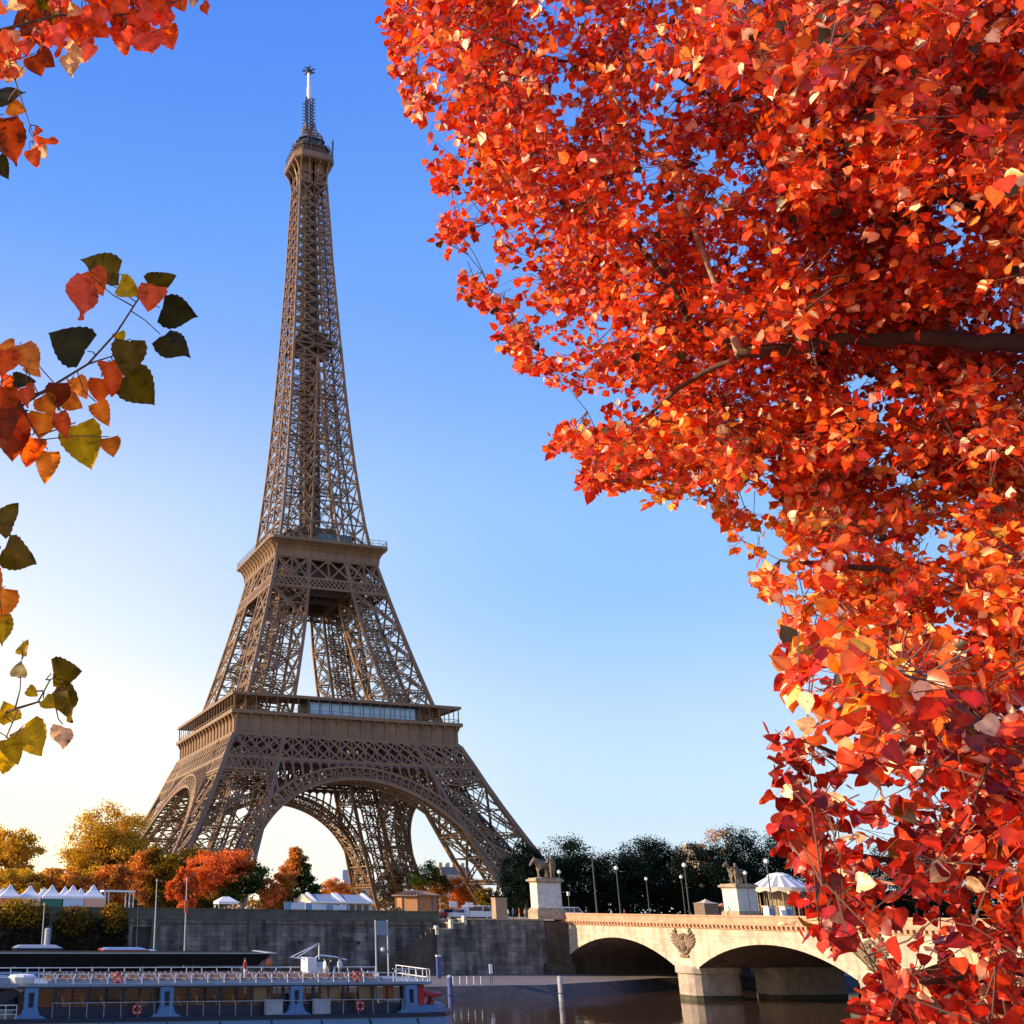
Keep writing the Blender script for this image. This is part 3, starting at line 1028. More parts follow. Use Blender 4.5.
for t in np.linspace(0, 2 * math.pi, 25)[:-1]:
    b.beam((8.5 * math.cos(t), 8.5 * math.sin(t), 98.5), (8.5 * math.cos(t + .5), 8.5 * math.sin(t + .5), 103.3), .4)
    b.beam((8.5 * math.cos(t), 8.5 * math.sin(t), 98.5), (8.5 * math.cos(t - .5), 8.5 * math.sin(t - .5), 103.3), .4)
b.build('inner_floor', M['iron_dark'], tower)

# slender upper shaft
lev = [116.0]
while lev[-1] < 262:
    lev.append(lev[-1] + max(4.2, min(8.2, tw(lev[-1]) * .56)))
lev[-1] = 264.0
b = MB()
for sx in (-1, 1):
    for sy in (-1, 1):
        for i in range(len(lev) - 1):
            z0, z1 = lev[i], lev[i + 1]
            b.beam((sx * tw(z0), sy * tw(z0), z0), (sx * tw(z1), sy * tw(z1), z1), .85 if z0 < 190 else .7, None, 0, (sx, 0, 0))
for side in range(4):
    n = NRM[side]
    for i in range(len(lev) - 1):
        z0, z1 = lev[i], lev[i + 1]
        b.beam(fpt(side, -1, z1), fpt(side, 1, z1), .42, .42, 0, n)
        g0, g1 = max(0, tw(z0) - tl(z0)) / tw(z0), max(0, tw(z1) - tl(z1)) / tw(z1)
        if z0 > 186: g0 = g1 = 0
        for s_ in (-1, 1):
            b.beam(fpt(side, s_ * g0, z0), fpt(side, s_ * g1, z1), .6 if g0 else .5, None, 0, n)
            lattice(b, fpt(side, s_, z0), fpt(side, s_ * g1, z1), .62 if z0 < 200 else .5, np.array(n, float), .2, 1.2)
            lattice(b, fpt(side, s_ * g0, z0), fpt(side, s_, z1), .62 if z0 < 200 else .5, np.array(n, float), .2, 1.2)
        zm = (z0 + z1) / 2
        if i % 1 == 0:
            gm = (g0 + g1) / 2
            for s_ in (-1, 1):
                c = fpt(side, s_ * (1 + gm) / 2, zm)
                b.box(c, (.95, .95, .95))
        if g0 > .12:
            b.beam(fpt(side, -g0, z0), fpt(side, g1, z1), .3, .3, 0, n); b.beam(fpt(side, g0, z0), fpt(side, -g1, z1), .3, .3, 0, n)
        # inner faces of the legs
        if z0 < 180:
            for s_ in (-1, 1):
                w0, w1 = tw(z0), tw(z1)
                def ip(t, z, gg):
                    w = tw(z); u, v = t * w, -gg * w
                    return np.array({0: (u, v, z), 1: (-v, u, z), 2: (-u, -v, z), 3: (v, -u, z)}[side])
                b.beam(ip(s_, z0, g0), ip(s_ * g1, z1, g1), .3); b.beam(ip(s_ * g0, z0, g0), ip(s_, z1, g1), .3)
b.build('upper_shaft', M['iron'], tower)
b = MB()
hc = 2.5
for z in np.arange(116, 262, 3.2):
    h = hc * min(1, tw(z) / 8.0)
    h2 = hc * min(1, tw(z + 3.2) / 8.0)
    for sx, sy in ((-1, -1), (1, -1), (1, 1), (-1, 1)):
        b.beam((sx * h, sy * h, z), (sx * h2, sy * h2, z + 3.2), .7)
        b.beam((sx * h, sy * h, z), (-sy * h2, sx * h2, z + 3.2), .35)
        b.beam((-sy * h, sx * h, z), (sx * h2, sy * h2, z + 3.2), .35)
        b.beam((sx * h, sy * h, z), (-sy * h, sx * h, z), .45)
for (x, y, r) in ((-1.1, -1.1, 1.0), (1.2, .9, 1.1), (.9, -1.2, .8)):
    b.beam((x, y, 116), (x * .8, y * .8, 264), r)
for z in lev[3::3]:
    w = tw(z) * .93
    for s_ in (-1, 1):
        b.beam((s_ * hc * .6, -w, z), (s_ * hc * .6, w, z), .4); b.beam((-w, s_ * hc * .6, z), (w, s_ * hc * .6, z), .4)
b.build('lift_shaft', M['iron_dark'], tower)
b = MB()
w = tw(196) * .9
b.box2((-w, -w, 195.2), (w, w, 195.7)); b.box2((-w * .55, -w * .55, 195.7), (w * .55, w * .55, 199)); b.box2((-w * .7, -w * .7, 199), (w * .7, w * .7, 199.4))
b.build('middle_landing', M['iron_dark'], tower)

# summit
def octp(h, c): return [(-h + c, -h), (h - c, -h), (h, -h + c), (h, h - c), (h - c, h), (-h + c, h), (-h, h - c), (-h, -h + c)]
b = MB()
zs3 = [(264, 5.15), (268.5, 5.5), (271.5, 6.3), (273.6, 7.5)]
for (z0, h0), (z1, h1) in zip(zs3[:-1], zs3[1:]):
    for sx in (-1, 1):
        for sy in (-1, 1):
            for c0, c1 in ((0, 2.0 * (h1 - 5.1) / 2.4),):
                k0 = 2.0 * (h0 - 5.15) / 2.4
                b.beam((sx * (h0 - k0), sy * h0, z0), (sx * (h1 - c1), sy * h1, z1), .5); b.beam((sx * h0, sy * (h0 - k0), z0), (sx * h1, sy * (h1 - c1), z1), .5)
    for side in range(4):
        for t in (-.3, .3):
            p = lambda h, z: np.array({0: (t * h, -h, z), 1: (h, t * h, z), 2: (-t * h, h, z), 3: (-h, -t * h, z)}[side])
            b.beam(p(h0, z0), p(h1, z1), .4)
for side in range(4):
    for t0, t1 in ((-1, 0), (0, 1), (0, -1), (1, 0)):
        p = lambda t, z, h=5.2: np.array({0: (t * h, -h, z), 1: (h, t * h, z), 2: (-t * h, h, z), 3: (-h, -t * h, z)}[side])
        b.beam(p(t0, 264), p(t1, 269), .35)
        b.beam(p(t0, 264), p(t0, 273.6), .5)
    b.beam(p(-1, 264), p(1, 264), .5); b.beam(p(-1, 269), p(1, 269), .5)
b.box2((-4.4, -4.4, 264.5), (4.4, 4.4, 273.6))
b.build('summit_bracket', M['iron'], tower)
b = MB()
b.prism(octp(7.9, 2.4), 2, 273.6, 274.0); b.prism(octp(8.15, 2.5), 2, 274.0, 276.4)
sp = b.build('summit_platform', M['iron'], tower)
b = MB()
b.prism(octp(6.3, 1.9), 2, 276.4, 280.4); b.prism(octp(6.9, 2.1), 2, 280.4, 281.0)
for k_ in range(8):
    a = octp(7.7, 2.35)[k_]; c = octp(7.7, 2.35)[(k_ + 1) % 8]
    nseg = 6 if k_ % 2 == 0 else 3
    for t in range(nseg):
        x, y = a[0] + (c[0] - a[0]) * t / nseg, a[1] + (c[1] - a[1]) * t / nseg
        b.beam((x, y, 276.4), (x, y, 280.5), .16)
    for z in (277.6, 279, 280.5):
        b.beam((*a, z), (*c, z), .14)
b.build('summit_cabin', M['iron_dark'], sp)
b = MB()
b.prism(octp(4.6, 1.4), 2, 281.0, 285.0); b.prism(octp(5.3, 1.6), 2, 285.0, 285.5)
for k_ in range(22):
    a = 2 * math.pi * k_ / 22
    r = 5.6 + RNG.random() * 1.2
    h = 1.2 + 3.2 * RNG.random()
    b.beam((r * math.cos(a), r * math.sin(a), 280.9), (r * math.cos(a), r * math.sin(a), 281.5 + h), .28)
    if k_ % 3 == 0:
        b.box((r * math.cos(a), r * math.sin(a), 281.5 + h * .8), (.9, .9, 1.6), 0, a)
b.beam((7.6, -6.2, 276), (7.6, -6.2, 285.5), .22); b.box((7.6, -6.2, 282.5), (.5, .5, 4))
b.beam((-6.6, 1, 279), (-6.6, 1, 285.5), .2)
b.build('upper_deck', M['antenna_dark'], sp)
b = MB()
for (z0, h0), (z1, h1) in zip([(285.5, 4.2), (287.5, 4.0), (289.5, 3.0), (291.5, 2.2)], [(287.5, 4.0), (289.5, 3.0), (291.5, 2.2), (294.5, 1.9)]):
    for sx, sy in ((-1, -1), (1, -1), (1, 1), (-1, 1)):
        b.beam((sx * h0, sy * h0, z0), (sx * h1, sy * h1, z1), .4)
        b.beam((sx * h0, sy * h0, z0), (-sy * h1, sx * h1, z1), .25)
        b.beam((sx * h1, sy * h1, z1), (-sy * h1, sx * h1, z1), .3)
b.lathe((0, 0, 285.5), [(3.2, 0), (3.0, 1.6), (2.2, 3.4), (1.3, 4.6), (1.1, 7)], 8)
b.build('lantern', M['iron'], sp)
b = MB()
for z in np.arange(292, 308, 1.6):
    for sx, sy in ((-1, -1), (1, -1), (1, 1), (-1, 1)):
        h = 1.15
        b.beam((sx * h, sy * h, z), (sx * h, sy * h, z + 1.6), .35); b.beam((sx * h, sy * h, z), (-sy * h, sx * h, z + 1.6), .22)
        b.beam((sx * .6, sy * .6, z), (sx * 2.0, sy * 2.0, z + .4), .35)
mast = b.build('antenna_mast', M['antenna_dark'], tower)
b = MB(); b.lathe((0, 0, 307.5), [(.8, 0), (.8, 6.5), (.62, 6.6), (.62, 13.6)], 10); b.build('antenna_tube', M['antenna'], mast, smooth=False)
b = MB()
for k_ in range(6):
    a = math.pi * k_ / 6
    b.beam((2.6 * math.cos(a), 2.6 * math.sin(a), 322 + .6 * (k_ % 2)), (-2.6 * math.cos(a), -2.6 * math.sin(a), 322 + .6 * (k_ % 2)), .3)
b.beam((0, 0, 320.8), (0, 0, 324.5), .5); b.box((0, 0, 321.6), (2.2, 2.2, 1.2))
b.build('antenna_cross', M['antenna_dark'], mast)

# ------------------------------------------------------------------ foliage helpers
def leaf_cloud(name, P, size, col, parent, mat_, nbias=None, tpl=None, tipdir=None, flat=None):
    """a mesh of many small leaf faces: P centres, size per leaf, col per leaf"""
    n = len(P)
    P = np.asarray(P, float)
    if tpl is None:
        T = np.array([[-.5, 0, 0], [0, -.36, .06], [.5, 0, 0], [0, .36, .06]]); F = [(0, 1, 2, 3)]
    else:
        T, F = tpl
    nr = RNG.normal(size=(n, 3))
    if nbias is not None:
        nr = nr * .75 + nbias
    nr /= np.linalg.norm(nr, axis=1)[:, None] + 1e-9
    td = RNG.normal(size=(n, 3)) if tipdir is None else tipdir + RNG.normal(size=(n, 3)) * .35
    td -= (td * nr).sum(1)[:, None] * nr
    td /= np.linalg.norm(td, axis=1)[:, None] + 1e-9
    bt = np.cross(nr, td)
    S = np.asarray(size, float)[:, None, None]
    curl = (RNG.random(n) * 1.6 - .3)[:, None, None] if flat is None else np.full((n, 1, 1), flat)
    V = P[:, None, :] + S * (T[None, :, 0:1] * td[:, None, :] + T[None, :, 1:2] * bt[:, None, :] + curl * T[None, :, 2:3] * nr[:, None, :])
    k = len(T)
    V = V.reshape(-1, 3)
    p = parent
    off = np.zeros(3)
    while p is not None:
        off += np.array(p.location); p = p.parent
    V = V - off
    me = bpy.data.meshes.new(name)
    me.vertices.add(n * k); me.vertices.foreach_set('co', V.ravel())
    lt = sum(len(f) for f in F)
    li = np.concatenate([np.array(f) for f in F])
    LI = (np.arange(n)[:, None] * k + li[None, :]).ravel()
    me.loops.add(n * lt); me.loops.foreach_set('vertex_index', LI)
    ls, c = [], 0
    for f in F:
        ls.append(c); c += len(f)
    LS = (np.arange(n)[:, None] * lt + np.array(ls)[None, :]).ravel()
    me.polygons.add(n * len(F)); me.polygons.foreach_set('loop_start', LS)
    me.polygons.foreach_set('loop_total', np.tile([len(f) for f in F], n))
    ca = me.color_attributes.new('tint', 'FLOAT_COLOR', 'POINT')
    cc = np.ones((n, k, 4)); cc[:, :, :3] = np.asarray(col)[:, None, :]
    ca.data.foreach_set('color', cc.ravel())
    if tpl is not None:
        me.polygons.foreach_set('use_smooth', np.ones(n * len(F), bool))
        mid = np.abs(T[:, 1]) < .02
        cc[:, mid, :3] *= 1.35; cc[:, ~mid, :3] *= .93
        ca.data.foreach_set('color', cc.ravel())
    me.materials.append(mat_)
    me.update(calc_edges=True); me.validate()
    o = bpy.data.objects.new(name, me); COL.objects.link(o)
    if parent is not None: o.parent = parent
    return o


def pick(pal, n):
    cols = np.array([c for c, w in pal]); w = np.array([w for c, w in pal], float); w /= w.sum()
    i = RNG.choice(len(pal), n, p=w)
    return cols[i] * RNG.uniform(.75, 1.25, (n, 1))


GOLD = [((.6, .35, .04), 4), ((.66, .45, .07), 3), ((.36, .22, .025), 3), ((.66, .34, .05), 2)]  # autumn gold, brightened to carry the low sun's glow in leaf colour
OLIVE = [((.2, .13, .015), 4), ((.32, .19, .02), 3), ((.1, .08, .015), 3), ((.38, .2, .03), 1.5)]
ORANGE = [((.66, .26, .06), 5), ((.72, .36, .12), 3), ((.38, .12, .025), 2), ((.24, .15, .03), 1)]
CORAL = [((.68, .17, .05), 5), ((.72, .26, .1), 3), ((.46, .1, .03), 2)]
GREEN = [((.045, .085, .018), 4), ((.08, .12, .025), 2), ((.025, .05, .015), 3)]
DARKG = [((.007, .018, .012), 5), ((.012, .027, .015), 3), ((.004, .011, .008), 3), ((.05, .04, .015), .3)]  # near-black greens: the shade on these trees is put into the colour
BROWN = [((.12, .08, .03), 4), ((.2, .11, .03), 2), ((.07, .055, .02), 2)]


def tree(label, u0, u1, vtop, Y, cfun, shape='round', n_cl=90, per=130, leaf=.42, group=None, vbase=905, low=.25, cat='tree', name='autumn_tree'):
    uc = (u0 + u1) / 2
    base = at(uc, vbase, 1, Y)
    xl, xr = at(u0, vbase, 1, Y)[0], at(u1, vbase, 1, Y)[0]
    rx = (xr - xl) / 2
    H = at(uc, vtop, 1, Y)[2] - GZ
    t = thing(name, label, cat, (base[0], Y, GZ), group)
    zb = H * low
    cz = (H + zb) / 2; rz = (H - zb) / 2
    pts = []
    lob = RNG.normal(size=(9, 3)); lob /= np.linalg.norm(lob, axis=1)[:, None]
    while len(pts) < n_cl:
        d = RNG.normal(size=3); d /= np.linalg.norm(d)
        r = RNG.random() ** .45
        bump = .78 + .24 * max(0, (lob @ d).max() * 1.6 - .75)
        if shape == 'cone':
            h = RNG.random() ** 1.4
            rad = (1 - h) ** .8 * (.45 + .55 * RNG.random() ** .5) * (.75 + .35 * math.sin(h * 21) ** 2)
            a = RNG.random() * 6.283
            p = np.array([rad * math.cos(a), rad * math.sin(a), h * 2 - 1])
        else:
            p = d * r * bump
            if shape == 'wide': p[2] = p[2] * .9
            p = np.clip(p, -1, 1)
        pts.append(p)
    pts = np.array(pts)
    sc = np.array([rx, rx * .85, rz])
    N = n_cl * per
    cr_ = .26 if shape != 'cone' else .17
    dl = RNG.normal(size=(N, 3)); dl /= np.linalg.norm(dl, axis=1)[:, None]
    dl *= (RNG.random((N, 1)) ** .5) * cr_ * RNG.uniform(.6, 1.25, (N, 1))
    q = np.repeat(pts, per, 0) + dl * np.array([1, 1, .7])
    P = q * sc + np.array([base[0], Y, GZ + cz])
    keep = P[:, 2] > GZ + zb * .6
    P, q = P[keep], q[keep]
    cl = np.repeat(RNG.uniform(.7, 1.25, n_cl), per)[keep]
    col = cfun(q) * cl[:, None]
    nb = q / (np.linalg.norm(q, axis=1)[:, None] + .1) * .5 + np.array([0, 0, .35])
    leaf_cloud('crown', P, RNG.uniform(.6, 1.3, len(P)) * leaf, col, t, M['foliage'], nb)
    b = MB()
    b0 = np.array([base[0], Y, GZ - .3])
    r0 = max(.16, H * .022)
    top = b0 + np.array([RNG.normal() * .2, RNG.normal() * .2, zb + rz * 1.1])
    b.tube([b0, b0 + (top - b0) * .4 + (.05, 0, 0), top], [r0, r0 * .75, r0 * .25], 7)
    for i in range(7):
        e = pts[RNG.integers(len(pts))] * sc * .8 + np.array([base[0], Y, GZ + cz])
        s_ = b0 + (top - b0) * RNG.uniform(.35, .85)
        b.tube([s_, (s_ + e) / 2 + (0, 0, .3), e], [r0 * .45, r0 * .3, r0 * .1], 5)
    b.build('trunk', M['bark'], t)
    return t


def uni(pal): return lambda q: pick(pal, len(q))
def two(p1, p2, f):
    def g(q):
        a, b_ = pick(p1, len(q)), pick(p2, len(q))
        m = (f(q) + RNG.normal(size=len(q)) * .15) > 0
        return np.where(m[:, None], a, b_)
    return g


AT = 'autumn trees along the far quay'
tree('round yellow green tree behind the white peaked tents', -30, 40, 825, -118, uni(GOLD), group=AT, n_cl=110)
tree('tallest golden olive tree rising over the tents', 58, 154, 804, -108, two(GOLD, OLIVE, lambda q: q[:, 2] * .7 - q[:, 0] * .25 + .2), n_cl=190, per=240, group=AT, low=.12)  # gold on top and left paints the sunward side
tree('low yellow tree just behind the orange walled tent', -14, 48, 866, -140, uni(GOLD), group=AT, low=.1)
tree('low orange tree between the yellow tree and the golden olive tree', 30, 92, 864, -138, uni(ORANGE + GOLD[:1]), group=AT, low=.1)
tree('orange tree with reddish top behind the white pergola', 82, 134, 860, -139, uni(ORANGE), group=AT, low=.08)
tree('dark olive tree with orange lit side beside the big golden one', 122, 184, 845, -136, two(ORANGE, OLIVE, lambda q: -q[:, 0] - .25), group=AT, n_cl=110, low=.08)  # sunlit edge painted as orange leaves on the left
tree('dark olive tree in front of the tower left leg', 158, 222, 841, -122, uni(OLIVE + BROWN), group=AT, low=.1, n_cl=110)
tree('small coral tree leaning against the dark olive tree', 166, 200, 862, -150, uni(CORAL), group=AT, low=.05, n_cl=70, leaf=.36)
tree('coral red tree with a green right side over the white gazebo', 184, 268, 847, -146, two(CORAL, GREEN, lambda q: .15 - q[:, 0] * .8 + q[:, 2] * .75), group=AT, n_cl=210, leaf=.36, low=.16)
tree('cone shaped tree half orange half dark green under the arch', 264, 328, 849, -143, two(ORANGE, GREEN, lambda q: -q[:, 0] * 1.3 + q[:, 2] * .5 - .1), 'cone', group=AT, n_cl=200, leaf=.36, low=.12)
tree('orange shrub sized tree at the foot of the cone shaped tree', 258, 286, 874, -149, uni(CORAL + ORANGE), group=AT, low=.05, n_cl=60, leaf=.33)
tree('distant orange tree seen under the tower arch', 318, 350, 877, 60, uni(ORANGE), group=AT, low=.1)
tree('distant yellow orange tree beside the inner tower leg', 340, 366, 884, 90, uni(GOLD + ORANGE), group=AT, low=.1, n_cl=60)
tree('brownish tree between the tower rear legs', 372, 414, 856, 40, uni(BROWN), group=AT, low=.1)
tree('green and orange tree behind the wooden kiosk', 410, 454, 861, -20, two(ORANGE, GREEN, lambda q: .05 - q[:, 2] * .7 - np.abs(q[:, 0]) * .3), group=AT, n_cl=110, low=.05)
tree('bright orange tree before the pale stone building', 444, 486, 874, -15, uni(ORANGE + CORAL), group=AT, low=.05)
tree('small olive tree by the foot of the tower right leg', 472, 502, 888, -85, uni(OLIVE), group=AT, low=.05, n_cl=60)
DT = 'dark trees beyond the bridge'
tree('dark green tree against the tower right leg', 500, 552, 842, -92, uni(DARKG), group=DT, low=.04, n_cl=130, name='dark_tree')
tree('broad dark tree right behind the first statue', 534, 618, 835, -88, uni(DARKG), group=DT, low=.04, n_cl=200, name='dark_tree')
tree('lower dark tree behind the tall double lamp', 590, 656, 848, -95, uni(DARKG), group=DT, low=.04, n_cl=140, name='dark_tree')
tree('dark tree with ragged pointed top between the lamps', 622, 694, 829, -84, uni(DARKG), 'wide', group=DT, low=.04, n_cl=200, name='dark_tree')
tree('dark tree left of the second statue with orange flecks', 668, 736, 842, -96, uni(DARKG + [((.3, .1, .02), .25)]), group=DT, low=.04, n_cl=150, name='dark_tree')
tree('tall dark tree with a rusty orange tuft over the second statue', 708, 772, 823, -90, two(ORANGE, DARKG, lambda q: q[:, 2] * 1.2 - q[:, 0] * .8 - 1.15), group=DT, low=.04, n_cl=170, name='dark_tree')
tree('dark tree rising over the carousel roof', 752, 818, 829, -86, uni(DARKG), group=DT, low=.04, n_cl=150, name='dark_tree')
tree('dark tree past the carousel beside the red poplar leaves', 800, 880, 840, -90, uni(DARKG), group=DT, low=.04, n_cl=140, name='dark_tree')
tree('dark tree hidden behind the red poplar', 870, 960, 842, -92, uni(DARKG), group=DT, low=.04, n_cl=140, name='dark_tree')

# the wooded gardens far behind, one mass
def woods(name, x0, x1, y0, y1, h, n, pal):
    X = RNG.uniform(x0, x1, n); Y = RNG.uniform(y0, y1, n)
    hh = h * (.7 + .3 * np.sin(X * .11 + 1) * np.sin(X * .043) + .12 * np.sin(X * .5))
    P = np.stack([X, Y, GZ + hh * RNG.random(n) ** .7], 1)
    o = leaf_cloud(name, P, RNG.uniform(.7, 1.6, n), pick(pal, n), None, M['foliage'], np.array([0, -.5, .5]))
    return tag(o, kind='stuff')
woods('woods', -150, 190, 120, 150, 7.5, 14000, BROWN + OLIVE[:2] + ORANGE[:2])
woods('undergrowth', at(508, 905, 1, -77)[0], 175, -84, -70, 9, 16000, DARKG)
woods('hedge_growth', -190, -60, -122, -108, 4.5, 9000, OLIVE + BROWN)

# shrubs spilling over the quay wall
SH = 'shrubs spilling over the quay wall'
def wall_shrub(label, u0, u1, vtop, pal_top, nn=2600):
    x0, x1 = at(u0, 920, 1, BK - .5)[0], at(u1, 920, 1, BK - .5)[0]
    zt = at((u0 + u1) / 2, vtop, 1, BK - .5)[2]
    xm, r = (x0 + x1) / 2, (x1 - x0) / 2
    t = thing('wall_shrub', label, 'shrub', (xm, BK - .5, LQ), SH)
    d = RNG.normal(size=(nn, 3)); d /= np.linalg.norm(d, axis=1)[:, None]
    d *= RNG.random((nn, 1)) ** .4
    h1 = 2.1
    P1 = d * np.array([r, 1.5, h1]) + np.array([xm, BK - .3, zt - h1])
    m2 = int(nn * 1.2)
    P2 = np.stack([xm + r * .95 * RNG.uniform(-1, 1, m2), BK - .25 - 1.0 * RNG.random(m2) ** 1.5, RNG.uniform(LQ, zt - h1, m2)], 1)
    c = np.concatenate([pick(pal_top, nn), pick([((.02, .03, .015), 3), ((.05, .045, .02), 2), ((.03, .025, .015), 2)], m2)])  # lit top and shaded lower growth are set through leaf colour
    P = np.concatenate([P1, P2])
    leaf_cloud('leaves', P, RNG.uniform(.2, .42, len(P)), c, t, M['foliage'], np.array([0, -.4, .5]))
    b = MB()
    for i in range(6):
        x = xm + r * .8 * (i / 2.5 - 1)
        b.tube([(x, BK - .3, LQ), (x + .2, BK - .4, LQ + 3), (x, BK - .3, zt - h1)], [.09, .07, .04], 5)
    b.build('stem', M['bark'], t)
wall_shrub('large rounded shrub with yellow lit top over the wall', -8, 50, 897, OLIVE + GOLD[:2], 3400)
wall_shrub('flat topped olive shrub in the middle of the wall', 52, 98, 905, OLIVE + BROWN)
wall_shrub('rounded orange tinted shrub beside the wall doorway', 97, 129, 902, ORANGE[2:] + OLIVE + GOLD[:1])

# ------------------------------------------------------------------ bodies grown on a skeleton
def skinned(name, pts, edges, rad, mats, parent, sub=2, zone=None):
    me = bpy.data.meshes.new(name + '_cage')
    me.from_pydata([tuple(p) for p in pts], edges, [])
    o = bpy.data.objects.new(name + '_cage', me); COL.objects.link(o)
    sk = o.modifiers.new('skin', 'SKIN')
    for i, r in enumerate(rad):
        rr = r if hasattr(r, '__len__') else (r, r)
        me.skin_vertices[0].data[i].radius = rr
        me.skin_vertices[0].data[i].use_root = (i == 0)
    ss = o.modifiers.new('sub', 'SUBSURF'); ss.levels = sub; ss.render_levels = sub
    dg = bpy.context.evaluated_depsgraph_get(); dg.update()
    m2 = bpy.data.meshes.new_from_object(o.evaluated_get(dg))
    m2.name = name
    bpy.data.objects.remove(o); bpy.data.meshes.remove(me)
    m2.materials.clear()
    for m in mats: m2.materials.append(m)
    for p in m2.polygons:
        p.use_smooth = True
        p.material_index = zone(p.center) if zone else 0
    r = bpy.data.objects.new(name, m2); COL.objects.link(r)
    r.parent = parent
    return r


def person(label, loc, top, legs, group=None, rz=0.0, sitting=False):
    t = thing('person', label, 'person', loc, group, rz)
    pts = [(0, 0, .92), (0, 0, 1.12), (0, .01, 1.36), (0, .01, 1.5), (0, -.01, 1.62), (0, -.01, 1.72),
           (-.18, 0, 1.4), (-.25, .02, 1.14), (-.24, -.08, .9), (.18, 0, 1.4), (.25, .02, 1.14), (.24, -.06, .9),
           (-.1, 0, .88), (-.11, -.02, .5), (-.11, .03, .09), (-.11, -.11, .04), (.1, 0, .88), (.12, .05, .5), (.12, .12, .09), (.12, -.02, .04)]
    edges = [(0, 1), (1, 2), (2, 3), (3, 4), (4, 5), (2, 6), (6, 7), (7, 8), (2, 9), (9, 10), (10, 11), (0, 12), (12, 13), (13, 14), (14, 15), (0, 16), (16, 17), (17, 18), (18, 19)]
    rad = [.14, .14, .15, .06, .1, .09, .07, .05, .035, .07, .05, .035, .1, .07, .05, .04, .1, .07, .05, .04]
    def zone(c):
        if c.z > 1.5 or (c.z < .98 and abs(c.x) > .2): return 0
        return 1 if c.z > .92 else 2
    skinned('body', pts, edges, rad, [M['skin'], top, legs], t, 1, zone)
    b = MB(); b.lathe((loc[0], loc[1], loc[2] + 1.62), [(.09, .02), (.115, .08), (.1, .15), (.04, .185)], 8)
    b.build('hair', M['cloth_black'], t)
    return t


def pedestal(label, x0, x1, y0, y1, zb, zt):
    t = thing('statue_pedestal', label, 'pedestal', ((x0 + x1) / 2, (y0 + y1) / 2, zb), 'pedestals at the end of the bridge')
    b = MB(); b.box2((x0 - .4, y0 - .4, zb), (x1 + .4, y1 + .4, zb + 1.35)); b.box2((x0 - .22, y0 - .22, zb + 1.35), (x1 + .22, y1 + .22, zb + 1.6))
    b.build('base', M['pedestal_old'], t)
    b = MB(); b.box2((x0, y0, zb + 1.6), (x1, y1, zt - .75)); b.build('shaft', M['pedestal'], t)
    b = MB(); b.box2((x0 - .1, y0 - .1, zt - .75), (x1 + .1, y1 + .1, zt - .5)); b.box2((x0 - .4, y0 - .4, zt - .5), (x1 + .4, y1 + .4, zt - .2)); b.box2((x0 - .15, y0 - .15, zt - .2), (x1 + .15, y1 + .15, zt))
    b.build('cap', M['pedestal_old'], t)


yf = -167.0
pa, pb_ = at(537.5, 905, 1, yf)[0], at(561.5, 905, 1, yf)[0]
ptop = at(548, 878, 1, yf)[2]
pa += .12; pb_ += .12
pedestal('pale stone pedestal carrying the warrior holding his horse', pa, pb_, yf, yf + 2.1, GZ + .2, ptop)
yf2 = -163.5
qa, qb = at(738.5, 905, 1, yf2)[0], at(757.5, 905, 1, yf2)[0]
qtop = at(748, 884, 1, yf2)[2]
pedestal('pale stone pedestal carrying the horse with raised head', qa, qb, yf2, yf2 + 3.6, GZ + .2, qtop)


